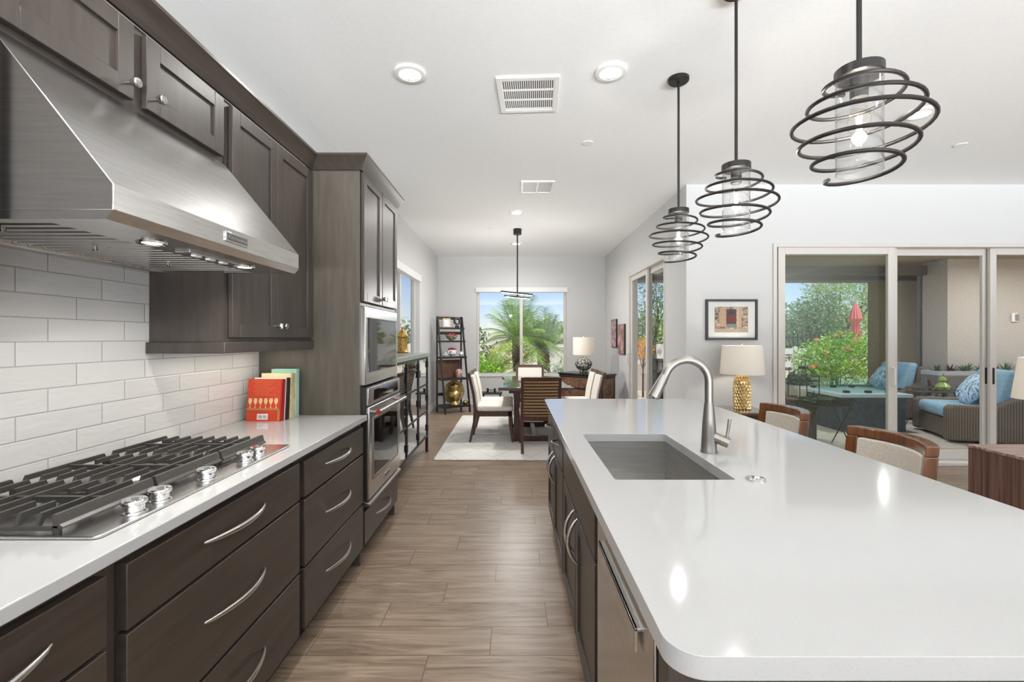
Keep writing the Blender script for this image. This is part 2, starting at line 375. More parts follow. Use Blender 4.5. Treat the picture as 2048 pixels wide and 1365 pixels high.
wall('wall_living', 'y', YL, YL+.14, XR, 7.7, 0, CEIL, [(2.82, 6.5, 0, 2.4)])
wall('wall_east', 'x', 7.55, 7.7, -4.7, 5.0, 0, CEIL, [])
wall('wall_back', 'y', -4.7, -4.55, -1.55, 7.55, 0, CEIL, [(-1.1, 2.4, .32, 2.7), (2.9, 7.1, .32, 2.7)])  # unseen rear openings added for light; sill height hides the fill lamp's reflection
struct('trim_1', bx(XL, XL+.012, -1.2, 2.78, .914, 1.665), M_tile, smooth=False)        # tiled backsplash
def base(name, *a): struct(name, bx(*a), M_trim, bevel=.003)
base('baseboard_left', XL, XL+.014, 5.6, YF, 0, .13)
base('baseboard_far', XL+.014, XR, YF-.014, YF, 0, .13)
base('baseboard_right', XR-.014, XR, 7.5, YF-.014, 0, .13)
base('baseboard_living', XR, 2.8, YL-.014, YL, 0, .13)

def frame_y(mb, x0, x1, y0, y1, z0, z1, w, bot=None):
    b = w if bot is None else bot
    mb.box(x0, x0+w, y0, y1, z0, z1).box(x1-w, x1, y0, y1, z0, z1).box(x0+w, x1-w, y0, y1, z1-w, z1)
    if b: mb.box(x0+w, x1-w, y0, y1, z0, z0+b)
    return mb
def frame_x(mb, x0, x1, y0, y1, z0, z1, w, bot=None):
    b = w if bot is None else bot
    mb.box(x0, x1, y0, y0+w, z0, z1).box(x0, x1, y1-w, y1, z0, z1).box(x0, x1, y0+w, y1-w, z1-w, z1)
    if b: mb.box(x0, x1, y0+w, y1-w, z0, z0+b)
    return mb
# far dining window
w1 = struct('window_1', frame_y(MB(), -.759, 1.088, YF+.07, YF+.12, .6, 2.4, .05).box(.13, .19, YF+.06, YF+.125, .65, 2.35), M_frame, bevel=.003)
bx(-.71, .13, YF+.09, YF+.096, .65, 2.35).build('pane', M_pane, w1, False); bx(.19, 1.038, YF+.09, YF+.096, .65, 2.35).build('pane', M_pane, w1, False)
bx(.145, .175, YF+.045, YF+.06, 1.28, 1.38).build('latch', M_frame, w1, bevel=.003)
bx(-.78, 1.11, YF-.03, YF+.07, 2.315, 2.415).build('shade_cassette', M_trim, w1, bevel=.006)
bx(-.765, 1.095, YF-.02, YF+.07, .585, .603).build('window_sill', M_trim, w1, bevel=.003)
# left window behind the oven tower
w2 = struct('window_2', frame_x(MB(), XL-.12, XL-.07, 5.72, 7.6, .95, 2.4, .05).box(XL-.125, XL-.06, 6.54, 6.6, 1.0, 2.35), M_frame, bevel=.003)
bx(XL-.096, XL-.09, 5.77, 6.54, 1.0, 2.35).build('pane', M_pane, w2, False); bx(XL-.096, XL-.09, 6.6, 7.55, 1.0, 2.35).build('pane', M_pane, w2, False)
bx(XL-.07, XL+.03, 5.70, 7.62, 2.3, 2.41).build('shade_cassette', M_trim, w2, bevel=.006)
MB().cyl((XL+.02, 5.95, 1.35), (XL+.02, 5.95, 2.3), .004, n=6).build('shade_cord', M_black, w2)
# dining slider in the right-hand wall
d1 = struct('door_1', frame_x(MB(), XR-.01, XR+.13, 5.70, 7.48, 0, 2.4, .035, .02), M_frame, bevel=.003)
p1 = frame_x(MB(), XR+.02, XR+.055, 6.53, 7.445, .02, 2.365, .075).build('sliding_panel', M_frame, d1, bevel=.003)
bx(XR+.035, XR+.041, 6.605, 7.37, .095, 2.29).build('pane', M_pane, p1, False)
p2 = frame_x(MB(), XR+.065, XR+.10, 5.735, 6.62, .02, 2.365, .075).build('fixed_panel', M_frame, d1, bevel=.003)
bx(XR+.08, XR+.086, 5.81, 6.545, .095, 2.29).build('pane', M_pane, p2, False)
MB().tube([(XR+.02, 7.4, .95), (XR-.04, 7.4, .95), (XR-.04, 7.4, 1.13), (XR+.02, 7.4, 1.13)], .008, 8).build('handle', M_frame, p1)
bx(XR+.1, XR+.17, 5.7, 6.5, 2.28, 2.4).build('outer_head', M_frame, d1, bevel=.003)
# living slider
d2 = struct('door_2', frame_y(MB(), 2.815, 6.5, YL-.02, YL+.16, 0, 2.405, .04, .03), M_frame, bevel=.003)
def panel(nm, x0, x1, y, gl, w=.075):
    p = frame_y(MB(), x0, x1, y, y+.035, .03, 2.365, w, .1).build(nm, M_frame, d2, bevel=.003)
    bx(x0+w, x1-w, y+.014, y+.02, .13, 2.29).build('pane', gl, p, False); return p
pa = panel('sliding_panel', 2.88, 4.148, YL, M_tint)
panel('stacked_panel', 2.90, 4.22, YL+.055, M_tint)
pb = panel('fixed_panel', 4.16, 5.28, YL+.11, M_pane, .07)
pc = panel('fixed_panel', 5.24, 6.46, YL+.055, M_pane, .07)
MB().tube([(4.11, YL, .86), (4.11, YL-.045, .87), (4.11, YL-.045, 1.05), (4.11, YL, 1.06)], .009, 8).build('handle', M_white, pa)
for x, p in ((5.247, pb), (5.273, pc)): bx(x-.01, x+.01, YL+.05 if p is pc else YL+.105, YL+.056 if p is pc else YL+.111, .87, 1.05).build('finger_pull', M_black, p)
bx(2.9, 6.46, YL-.06, YL+.02, 0, .035).build('door_track', M_frame, d2, bevel=.004)
struct('ground', bx(-40, 60, -40, 90, -.5, -.16), noisy('desert gravel', (176, 160, 140), (204, 190, 170), ns=6, rough=.95, bump=.2), smooth=False)

# ------------------------------------------------------------------ kitchen run on the left
def pull(parent, p0, p1, out, r=.0078, bow=.04, n=16):
    p0, p1, out = Vector(p0), Vector(p1), Vector(out); pts = []
    for i in range(n+1):
        t = i/n; pts.append(p0.lerp(p1, t)+out*(bow*math.sin(math.pi*t)**.8-.002))
    rs = [r*(.45+.75*math.sin(math.pi*i/n)**.6) for i in range(n+1)]
    return MB().tube(pts, rs, 10, flat=(1.0, .7)).build('handle', M_pull, parent)
def drawer(parent, xf, s, y0, y1, z0, z1, hl=.33, m=None, nm='drawer'):
    """slab drawer front whose face lies at x = xf and looks along s"""
    d = bx(min(xf, xf-s*.03), max(xf, xf-s*.03), y0, y1, z0, z1).build(nm, m or M_cabh, parent, bevel=.0025)
    if hl:
        c = (y0+y1)/2; z = (z0+z1)/2+.006; pull(d, (xf, c-hl/2, z), (xf, c+hl/2, z), (s, 0, 0))
    return d
def shaker(parent, xf, s, y0, y1, z0, z1, w=.058, m=None):
    xb = xf-s*.02; xp = xf-s*.009; a = lambda p, q: (min(p, q), max(p, q)); m = m or M_cab
    mb = MB().box(*a(xf, xb), y0, y0+w, z0, z1).box(*a(xf, xb), y1-w, y1, z0, z1).box(*a(xf, xb), y0+w, y1-w, z0, z0+w).box(*a(xf, xb), y0+w, y1-w, z1-w, z1)
    d = mb.build('door', m, parent, bevel=.0018); bx(*a(xp, xb), y0+w-.002, y1-w+.002, z0+w-.002, z1-w+.002).build('door_panel', m, d); return d
def knob(d, x, y, z, s=1):
    k = MB().lathe([(0, 0), (.006, 0), (.006, .012), (.011, .015), (.0155, .03), (.0155, .034), (.013, .037), (0, .037)], n=18)
    R = Matrix.Translation((x, y, z)) @ Matrix.Rotation(s*math.pi/2, 4, 'Y'); k.v = [R @ p for p in k.v]
    return k.build('knob', M_chrome, d)
def base_unit(nm, label, y0, y1, rows, hl=.33, xf=-.903, d0=None, d1=None):
    t = thing(nm, label, 'cabinet', (-1.24, (y0+y1)/2, 0), 0, 'base cabinets along the cooktop wall')
    bx(-1.53, -.933, y0, y1, .115, .88).build('body', M_cab, t)
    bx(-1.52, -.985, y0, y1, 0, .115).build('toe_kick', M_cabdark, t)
    for z0, z1 in rows: drawer(t, xf, 1, d0 or y0+.02, d1 or y1-.02, z0, z1, hl)
    return t
ROWS = [(.695, .852), (.392, .685), (.118, .38)]
base_unit('drawer_cabinet', 'dark brown three-drawer base cabinet nearest the viewer at lower left', .43, 1.05, ROWS, d0=.45, d1=1.022)
base_unit('drawer_cabinet', 'dark brown three-drawer base cabinet with wide drawers under the gas cooktop', 1.05, 1.965, ROWS, d0=1.075, d1=1.944)
base_unit('drawer_cabinet', 'dark brown three-drawer base cabinet between cooktop and wall oven', 1.965, 2.78, [(.69, .845), (.39, .678), (.118, .38)], d0=1.99, d1=2.765)
ct = tag(bx(-1.537, -.883, -.2, 2.778, .882, .914).build('countertop', M_quartz, None, bevel=.003), 'white quartz countertop holding the gas cooktop along the tiled wall', 'countertop')

# oven tower
T = thing('oven_tower', 'tall dark wood cabinet tower housing microwave and wall oven', 'cabinet', (-1.24, 3.19, 0))
tb = MB().box(-1.548, -.93, 2.781, 2.80, 0, 2.42).box(-1.548, -.93, 3.585, 3.60, 0, 2.42).box(-1.548, -1.53, 2.8, 3.585, .1, 2.42).box(-1.53, -.93, 2.8, 3.585, 2.395, 2.42)
tb.build('body', M_side, T)
fr = MB().box(-.93, -.928+.003, 2.781, 2.8, .1, 2.4)
bx(-1.5, -.93, 2.8, 3.585, 1.58, 2.395).build('upper_box', M_cab, T); bx(-1.5, -.93, 2.8, 3.585, .1, .345).build('lower_box', M_cab, T)
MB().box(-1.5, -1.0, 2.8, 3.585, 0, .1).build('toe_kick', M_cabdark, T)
da = shaker(T, -.907, 1, 2.795, 3.178, 1.602, 2.388); knob(da, -.907, 3.15, 1.645)
db = shaker(T, -.907, 1, 3.190, 3.585, 1.602, 2.388); knob(db, -.907, 3.215, 1.645)
drawer(T, -.905, 1, 2.80, 3.585, .116, .318, .33, M_cab)
# microwave
m = thing('microwave', 'built-in stainless microwave in the tall cabinet above the oven', 'microwave', (-.92, 3.18, 1.09))
bx(-1.4, -.93, 2.802, 3.58, 1.08, 1.578).build('body', M_black, m)
bx(-.935, -.902, 2.803, 3.565, 1.09, 1.572).build('face_frame', M_ss, m, bevel=.004)
bx(-.905, -.896, 2.86, 3.51, 1.165, 1.50).build('door_glass', M_blackglass, m, bevel=.002)
bx(-.905, -.894, 2.855, 3.515, 1.50, 1.506).build('glass_trim', M_black, m)
# wall oven
o = thing('wall_oven', 'stainless steel wall oven with black glass door and tubular handle', 'oven', (-.92, 3.17, .36))
bx(-1.45, -.895, 2.802, 3.58, .347, 1.078).build('body', M_black, o)
cp = bx(-.896, -.882, 2.80, 3.565, .968, 1.072).build('control_panel', M_ss, o, bevel=.003)
bx(-.884, -.880, 2.9, 3.5, .987, 1.053).build('display_glass', M_blackglass, cp)
dr = bx(-.896, -.878, 2.80, 3.565, .392, .955).build('door', M_ss, o, bevel=.004)
bx(-.88, -.875, 2.885, 3.47, .512, .868).build('door_glass', M_blackglass, dr, bevel=.002)
frame_x(MB(), -.88, -.873, 2.87, 3.485, .497, .883, .016).build('glass_trim', M_nickel, dr, bevel=.002)
MB().cyl((-.832, 2.85, .922), (-.832, 3.53, .922), .0135, n=16).build('handle', M_nickel, dr)
for y in (2.88, 3.50): MB().cyl((-.88, y, .915), (-.832, y, .922), .011, n=12).build('handle_post', M_nickel, dr)
MB().cyl((-.832, 2.834, .922), (-.832, 2.85, .922), .015, n=16).build('handle_cap', mat('red medallion', (150, 34, 28), .25), dr)
bg = bx(-.879, -.875, 3.13, 3.26, .425, .458).build('badge', M_chrome, dr, bevel=.001)
def letters(txt, size, loc, rot, parent, m, wid=None):
    c = bpy.data.curves.new('lettering', 'FONT'); c.body = txt; c.size = size; c.extrude = .0004; c.align_x = 'CENTER'; c.align_y = 'CENTER'
    tmp = bpy.data.objects.new('tmp', c); col.objects.link(tmp); bpy.context.view_layer.update(); dg = bpy.context.evaluated_depsgraph_get()
    me = bpy.data.meshes.new_from_object(tmp.evaluated_get(dg)); bpy.data.objects.remove(tmp); o = bpy.data.objects.new('lettering', me); col.objects.link(o); me.materials.clear(); me.materials.append(m); o.parent = parent
    o.location = ROOTM[root_of(parent).name].inverted() @ Vector(loc); o.rotation_euler = rot
    if wid:
        bpy.context.view_layer.update(); o.scale.x = wid/max(o.dimensions.x, 1e-4)
    return o
bx(-.875, -.8744, 3.137, 3.253, .431, .452).build('badge_plate', M_black, bg)
letters('KitchenAid', .016, (-.874, 3.195, .4415), (math.pi/2, 0, math.pi/2), bg, M_chrome, .1)
MB().prism([(-.93, .345), (-.872, .352), (-.872, .366), (-.93, .386)], 'y', 2.80, 3.57).build('vent_trim', M_nickel, o, bevel=.002)

# upper cabinets and crown
def upper(nm, label, y0, y1, z0, doors, kz, rail=False):
    t = thing(nm, label, 'cabinet', (-1.38, (y0+y1)/2, z0), 0, 'upper cabinets over the counter')
    bx(-1.536, -1.222, y0, y1, z0, 2.39).build('body', M_cab, t)
    for a, b, ky in doors:
        d = shaker(t, -1.2, 1, a, b, z0+.02, 2.373); knob(d, -1.2, ky, kz)
    if rail:
        bx(-1.536, -1.205, y0-.02, y1, 1.315, z0).build('light_rail', M_cab, t, bevel=.003)
    return t
upper('wall_cabinet', 'short dark two-door wall cabinet directly above the steel range hood', 1.04, 1.935, 2.112, [(1.06, 1.456, 1.43), (1.506, 1.908, 1.535)], 2.175)
upper('wall_cabinet', 'tall dark two-door wall cabinet between range hood and oven tower', 1.94, 2.779, 1.362, [(1.966, 2.339, 2.313), (2.342, 2.742, 2.370)], 1.44, True)
upper('wall_cabinet', 'dark wall cabinet on the near side of the range hood, beyond the left frame edge', .2, 1.035, 1.362, [(.22, .61, .58), (.63, 1.02, .655)], 1.44, True)
CP = [(0, 0), (.012, 0), (.03, .03), (.05, .058), (.06, .068), (.06, .08), (0, .08)]
def crown():
    mb = MB()
    def seg(pts):
        """extrude the profile along a mitred path of (x, y, nx, ny) stations"""
        k = len(CP); vs = []
        for x, y, nx, ny in pts: vs += [(x+nx*p, y+ny*p, 2.392+q*1.06) for p, q in CP]
        fs = [(i*k+j, i*k+(j+1) % k, (i+1)*k+(j+1) % k, (i+1)*k+j) for i in range(len(pts)-1) for j in range(k)]
        fs += [tuple(range(k)), tuple((len(pts)-1)*k+j for j in range(k))]; mb.add(vs, fs)
    seg([(-1.222, .2, 1, 0), (-1.222, 2.779, 1, -1), (-.926, 2.779, 1, -1), (-.926, 3.602, 1, 1), (-1.54, 3.602, 0, 1)])
    return mb
tag(crown().build('crown_moulding', M_cabh, None), 'dark wood crown moulding running along the cabinet tops', 'moulding')
# under-cabinet strip
us = tag(bx(-1.5, -1.46, 1.99, 2.72, 1.322, 1.334).build('light_strip', mat('warm led strip', (255, 244, 226), .5, lum=((255, 236, 208), 3))), 'slim warm light strip under the wall cabinet beside the oven tower', 'light')
lamp('strip_light', 'AREA', (-1.40, 2.36, 1.308), .8, us, (1, .92, .82), (.06, .72))

# range hood
h = thing('range_hood', 'large sloped stainless steel range hood above the gas cooktop', 'range hood', (-1.24, 1.517, 1.655))
Y0, Y1 = 1.06, 1.975
cb = MB(); A = [(-1.536, 1.676), (-.922, 1.676), (-.922, 1.737), (-1.212, 2.108), (-1.536, 2.108)]
cb.v = []; n0 = [(x, Y0, z) for x, z in A]; n1 = [(x, Y1 if z < 1.8 else 1.93, z) for x, z in A]
cb.add(n0+n1, [(0, 1, 2, 3, 4), (5, 6, 7, 8, 9)]+[(i, (i+1) % 5, 5+(i+1) % 5, 5+i) for i in range(5)])
cb.build('canopy', M_ssh, h, bevel=.002)
lp = MB().prism([(-.922, 1.676), (-.94, 1.655), (-1.10, 1.655), (-1.10, 1.662), (-.95, 1.662), (-.95, 1.676)], 'y', Y0+.03, Y1-.03)
for y_ in (Y0, Y1-.03): lp.prism([(-1.536, 1.655), (-.94, 1.655), (-.922, 1.676), (-1.536, 1.676)], 'y', y_, y_+.03)
lp.build('lower_lip', M_ssh, h)
bx(-1.536, -1.48, Y0+.03, Y1-.03, 1.652, 1.676).build('back_rail', M_ss, h, bevel=.003)
for i in range(20):
    y = Y0+.055+i*.0428
    MB().prism([(y-.012, 1.662), (y+.012, 1.662), (y+.017, 1.671), (y-.017, 1.671)], 'x', -1.478, -1.102).build('filter_baffle', M_ss, h)
bx(-1.478, -1.102, Y0+.03, Y1-.03, 1.6725, 1.6755).build('filter_back', M_black, h)
for y in (1.16, 1.42, 1.72): MB().cyl((-1.29, y, 1.648), (-1.29, y, 1.664), .01, .004, 12).build('filter_knob', M_chrome, h)
M_led = mat('hood lamp lens', (255, 250, 240), .4, lum=((255, 248, 236), 9))
for y in (1.318, 1.772):
    r = MB().lathe([(.024, -.004), (.036, -.006), (.038, 0), (.024, 0)], -1.036, y, 1.655).build('light_ring', M_chrome, h)
    MB().lathe([(0, -.003), (.025, -.003), (.025, 0)], -1.036, y, 1.655).build('light_lens', M_led, r)
    lamp('hood_light', 'AREA', (-1.036, y, 1.645), 1.9, h, (1, .96, .9), .05, 2.6)
cpn = bx(-1.062, -1.012, 1.44, 1.70, 1.649, 1.656).build('control_strip', M_ss, h, bevel=.003)
for i in range(3): bx(-1.045, -1.03, 1.49+i*.07, 1.52+i*.07, 1.6455, 1.65).build('control_button', M_white, cpn)
hb = bx(-.923, -.9165, 1.466, 1.592, 1.690, 1.724).build('badge', M_chrome, h, bevel=.003)
bx(-.917, -.9158, 1.474, 1.584, 1.696, 1.718).build('badge_plate', mat('grey badge', (74, 72, 70), .4), hb)
letters('KitchenAid', .017, (-.9155, 1.529, 1.707), (math.pi/2, 0, math.pi/2), hb, M_chrome, .1)

# cooktop
g = thing('gas_cooktop', 'stainless five-burner gas cooktop with black grates on white counter', 'cooktop', (-1.22, 1.52, .9145))
def rrect(x0, x1, y0, y1, r, n=5):
    P = []
    for cx, cy, a in ((x1-r, y0+r, -90), (x1-r, y1-r, 0), (x0+r, y1-r, 90), (x0+r, y0+r, 180)):
        for i in range(n+1):
            t = math.radians(a+90*i/n); P.append((cx+r*math.cos(t), cy+r*math.sin(t)))
    return P
MB().prism(rrect(-1.49, -.957, 1.06, 1.98, .018), 'z', .9145, .922).build('plate', M_ss, g, bevel=.002)
SEC = [(1.072, 1.362), (1.368, 1.667), (1.673, 1.962)]
for a, b in SEC:
    gr = thing; mb = MB(); zt, zb = .966, .951
    xs = [-1.469+i*.05 for i in range(8)]
    for i, x in enumerate(xs):
        w = .0042
        pr = lambda y0, y1, s0, s1: mb.prism([(y0-s0*.014, zb-.016*s0), (y0-s0*.002, zb-.016*s0), (y0+s0*.006, zb), (y1-s1*.006, zb), (y1+s1*.002, zb-.016*s1), (y1+s1*.014, zb-.016*s1), (y1, zt), (y0, zt)] if s0 and s1 else [(y0-.014, zb-.016), (y0-.002, zb-.016), (y0+.006, zb), (y1, zb), (y1, zt), (y0, zt)] if s0 else [(y0, zb), (y1-.006, zb), (y1+.002, zb-.016), (y1+.014, zb-.016), (y1, zt), (y0, zt)], 'x', x-w, x+w)
        c = (a+b)/2
        if i in (1, 2, 5, 6): pr(a+.018, c-.045, 1, 0); pr(c+.045, b-.018, 0, 1)
        else: pr(a+.018, b-.018, 1, 1)
    mb.box(-1.475, -1.09, (a+b)/2-.005, (a+b)/2+.005, .946, .962)
    mb.box(-1.475, -1.08, a+.003, a+.011, .929, .938).box(-1.475, -1.08, b-.011, b-.003, .929, .938)
    mb.prism([(-1.078, .967), (-1.068, .967), (-1.062, .944), (-1.054, .938), (-1.056, .933), (-1.078, .936)], 'y', a+.004, b-.002)
    for px in (-1.47, -1.073):
        for py in (a+.004, b-.016): mb.box(px-.006, px+.006, py, py+.012, .922, .94)
    mb.build('grate', M_iron, g)
for x, y, r in ((-1.36, 1.217, .036), (-1.17, 1.217, .03), (-1.27, 1.517, .055), (-1.36, 1.817, .03), (-1.17, 1.817, .036)):
    bb = MB().lathe([(0, .014), (r, .014), (r*1.15, .004), (r*1.25, 0)], x, y, .922).build('burner', M_nickel, g)
    MB().lathe([(0, .023), (r*.85, .023), (r*.95, .019), (r*.95, .014)], x, y, .922).build('burner_cap', M_iron, bb)
def ck(x, y):
    k = MB().lathe([(.029, 0), (.029, .003), (.023, .006), (.023, .020), (.028, .022), (.030, .031), (.0265, .035), (0, .035)], x, y, .922, 24)
    k.box(x-.004, x+.02, y-.006, y+.006, .955, .961); return k.build('knob', M_chrome, g, bevel=.0012)
for y in (1.213, 1.300, 1.497, 1.712, 1.80): ck(-1.0, y)

# cookbooks leaning against the oven tower
def book(label, x0, x1, y0, t, hgt, lean, cover, spine, page=(238, 232, 220)):
    b = thing('cookbook', label, 'book', ((x0+x1)/2, y0, .914), 0, 'cookbooks standing at the counter end')
    L = Matrix.Translation((0, y0, .914)) @ Matrix.Rotation(-lean, 4, 'X')
    MB().box(x0, x1-.006, 0, .003, 0, hgt, L).box(x0, x1-.006, t-.003, t, 0, hgt, L).build('cover', cover, b)
    sm = MB().box(x1-.008, x1, 0, t, 0, hgt, L).build('spine', spine, b, bevel=.002)
    MB().box(x0+.004, x1-.008, .003, t-.003, .004, hgt-.004, L).build('pages', mat('page edge', page, .8), b)
    return b, L, sm
M_red = noisy('red glossy cover', (196, 62, 34), (206, 72, 42), ns=5, rough=.3)
rb, L, sm = book('red cookbook with six wine glasses on its cover, nearest of the books', -1.492, -1.300, 2.565, .040, .236, .10, M_red, mat('dark red spine', (164, 26, 22), .35))
art = MB(); gm = MB()
for i in range(6):
    x = -1.474+i*.029
    pts = [(x-.008, .128), (x+.008, .128), (x+.0105, .112), (x+.007, .10), (x+.0015, .095), (x+.0015, .078), (x+.008, .0745), (x-.008, .0745), (x-.0015, .078), (x-.0015, .095), (x-.007, .10), (x-.0105, .112)]
    gm.prism(pts, 'y', -.0008, .0, L)
gm.build('glass_picture', mat('pale gold print', (232, 196, 140), .4), rb)
MB().box(-1.492, -1.306, -.0008, 0, .062, .0735, L).box(-1.318, -1.306, -.0008, 0, .004, .0735, L).build('table_picture', mat('tan print', (186, 122, 66), .4), rb)
MB().box(-1.432, -1.372, -.0008, 0, .010, .042, L).build('barcode_panel', mat('barcode white', (232, 228, 224), .4), rb)
bm_ = MB()
for i in range(14):
    if i != 7: bm_.box(-1.424+i*.0033, -1.424+i*.0033+.0012+.0008*(i % 2), -.0013, -.0008, .016, .034, L)
bm_.build('barcode', mat('barcode grey', (110, 108, 110), .5), rb)
tl = MB()
for i in range(9): tl.box(-1.46+(.01 if i % 3 else 0), -1.335-.012*(i % 4), -.0006, 0, .225-i*.0098, .2265-i*.0098, L)
tl.build('print_lines', mat('faded gold print', (222, 138, 84), .4), rb)
book('slim black-spined cookbook right behind the red one', -1.478, -1.290, 2.608, .036, .240, .08, mat('white cover', (228, 222, 212), .4), mat('black spine', (34, 28, 28), .4))
book('pale yellow cookbook with a tan spine behind the black-spined one', -1.46, -1.286, 2.648, .060, .262, .07, mat('pale yellow cover', (226, 214, 166), .45), noisy('tan spine', (186, 164, 118), (214, 198, 160), ns=40, rough=.6))
book('tall mint green cookbook at the back against the oven tower', -1.43, -1.284, 2.712, .042, .282, .02, mat('mint cover', (150, 196, 178), .4), mat('mint spine', (164, 206, 190), .4))
# ------------------------------------------------------------------ island
def slab_with_hole(outer, inner, z0, z1, name, mt, parent=None, bevel=.004):
    bm = bmesh.new(); es = []
    for P in (outer, inner):
        vs = [bm.verts.new((x, y, z1)) for x, y in P]
        es += [bm.edges.new((vs[i], vs[(i+1) % len(vs)])) for i in range(len(vs))]
    bmesh.ops.triangle_fill(bm, use_beauty=True, use_dissolve=False, edges=es)
    r = bmesh.ops.extrude_face_region(bm, geom=list(bm.faces))
    bmesh.ops.translate(bm, verts=[v for v in r['geom'] if isinstance(v, bmesh.types.BMVert)], vec=(0, 0, z0-z1))
    bmesh.ops.recalc_face_normals(bm, faces=bm.faces); me = bpy.data.meshes.new(name); bm.to_mesh(me); bm.free()
    me.materials.append(mt); me.shade_smooth(); me.set_sharp_from_angle(angle=math.radians(35))
    o = bpy.data.objects.new(name, me); col.objects.link(o); ROOTM[o.name] = Matrix.Identity(4)
    x = o.modifiers.new('bevel', 'BEVEL'); x.width = bevel; x.segments = 3; x.limit_method = 'ANGLE'; x.angle_limit = math.radians(50)
    if parent: o.parent = parent
    return o
SX0, SX1, SY0, SY1 = .334, .733, 1.513, 2.23
isl = slab_with_hole(rrect(.233, 1.382, .673, 3.52, .055, 8), rrect(SX0, SX1, SY0, SY1, .012, 3), .878, .914, 'countertop', M_quartz)
tag(isl, 'wide glossy white quartz island top with an undermount sink cutout', 'countertop')
XI = .262
def island_unit(nm, label, y0, y1):
    t = thing(nm, label, 'cabinet', (.58, (y0+y1)/2, 0), 0, 'island cabinets')
    mb = MB().box(.283, .303, y0, y1, .115, .875).box(.303, .92, y0, y0+.018, .115, .875).box(.303, .92, y1-.018, y1, .115, .875).box(.902, .92, y0+.018, y1-.018, .115, .875).box(.303, .902, y0+.018, y1-.018, .115, .133)
    mb.build('body', M_cab, t)
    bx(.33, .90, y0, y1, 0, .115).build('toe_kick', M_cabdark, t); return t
u = island_unit('island_cabinet', 'island cabinet at the far end with two small drawers over two doors', 2.44, 3.485)
for a, b in ((2.985, 3.465), (2.46, 2.965)): drawer(u, XI, -1, a, b, .66, .852, .15)
for a, b, hy in ((2.985, 3.465, 3.03), (2.46, 2.965, 2.915)):
    d = shaker(u, XI, -1, a, b, .118, .645); pull(d, (XI, hy, .455), (XI, hy, .632), (-1, 0, 0))
u = island_unit('sink_cabinet', 'island sink cabinet with plain front panel and two doors', 1.462, 2.44)
drawer(u, XI, -1, 1.49, 2.42, .66, .852, 0, nm='false_front')
for a, b, hy in ((1.957, 2.42, 2.0), (1.49, 1.943, 1.9)):
    d = shaker(u, XI, -1, a, b, .118, .645); pull(d, (XI, hy, .445), (XI, hy, .632), (-1, 0, 0))
dw = thing('dishwasher', 'stainless steel dishwasher built into the island nearest the viewer', 'dishwasher', (.58, 1.147, 0))
bx(.29, .88, .86, 1.438, .10, .87).build('body', M_grey, dw)
bx(XI, .29, .858, 1.437, .115, .868).build('door', M_ss, dw, bevel=.003)
MB().box(XI-.013, XI-.006, .945, 1.355, .733, .783).box(XI-.013, XI+.001, .945, 1.355, .776, .783).build('handle', M_pull, dw, bevel=.0015)
bx(.32, .88, .86, 1.438, 0, .1).build('toe_kick', M_black, dw)
e = thing('island_end_panel', 'dark wood end panel closing the island beside the dishwasher', 'cabinet', (.6, .77, 0))
MB().box(.268, .92, .80, .852, 0, .875).build('end_panel', M_cab, e, bevel=.002)
MB().box(.925, .945, .80, 3.485, 0, .875).build('back_panel', M_cab, e, bevel=.002)
# sink
s = thing('kitchen_sink', 'rectangular stainless undermount sink set in the island top', 'sink', (.53, 1.87, .64))
t_ = .003; z0, z1 = .645, .8775
sb = MB()
for x0, x1, y0, y1 in ((SX0-.012, SX0-.004, SY0-.012, SY1+.012), (SX1+.004, SX1+.012, SY0-.012, SY1+.012), (SX0-.004, SX1+.004, SY0-.012, SY0-.004), (SX0-.004, SX1+.004, SY1+.004, SY1+.012)): sb.box(x0, x1, y0, y1, z0, z1)
sb.box(SX0-.012, SX1+.012, SY0-.012, SY1+.012, z0-.006, z0).build('basin', M_sink, s)
MB().lathe([(0, .003), (.03, .003), (.045, .004), (.052, 0)], .535, 1.95, z0).build('drain', M_chrome, s)
# faucet
f = thing('faucet', 'tall brushed nickel gooseneck faucet behind the island sink', 'faucet', (.797, 1.876, .914))
MB().lathe([(0, 0), (.033, 0), (.033, .006), (.031, .012), (.029, .06), (.0255, .12), (.0195, .185), (.0172, .203), (0, .203)], .797, 1.876, .914).build('base', M_nickel, f)
pts = [(.797, 1.876, 1.112), (.797, 1.876, 1.2)]; cx, cz, R = .706, 1.2, .091
for i in range(1, 17):
    a = math.radians(i*157/16); pts.append((cx+R*math.cos(a), 1.876, cz+R*math.sin(a)))
e1 = Vector(pts[-1]); dd = (e1-Vector(pts[-2])).normalized(); e2 = e1+dd*.012; pts.append(tuple(e2))
MB().tube(pts, .0165, 16).build('spout', M_nickel, f)
e2 -= dd*.002
MB().tube([e2, e2+dd*.006, e2+dd*.06, e2+dd*.098, e2+dd*.101], [.0172, .0185, .0215, .0235, .021], 18).build('spray_head', M_nickel, f)
q = e2+dd*.05+Vector((.0195, 0, .004)); MB().tube([q-dd*.017, q+dd*.017], .0055, 8).build('spray_button', M_black, f)
MB().tube([(.797, 1.876, .985), (.83, 1.858, .972), (.862, 1.84, .958)], [.0205, .0205, .0205], 18).build('lever_hub', M_nickel, f)
MB().tube([(.852, 1.846, .965), (.862, 1.85, 1.0), (.872, 1.855, 1.052)], [.007, .0062, .0068], 10).build('lever', M_nickel, f)
tag(MB().lathe([(.03, 0), (.03, .004), (.024, .008), (.014, .009), (.012, .013), (0, .013)], .797, 1.513, .9142).build('air_switch', M_chrome, None), 'small round chrome button on the island beside the sink', 'switch')

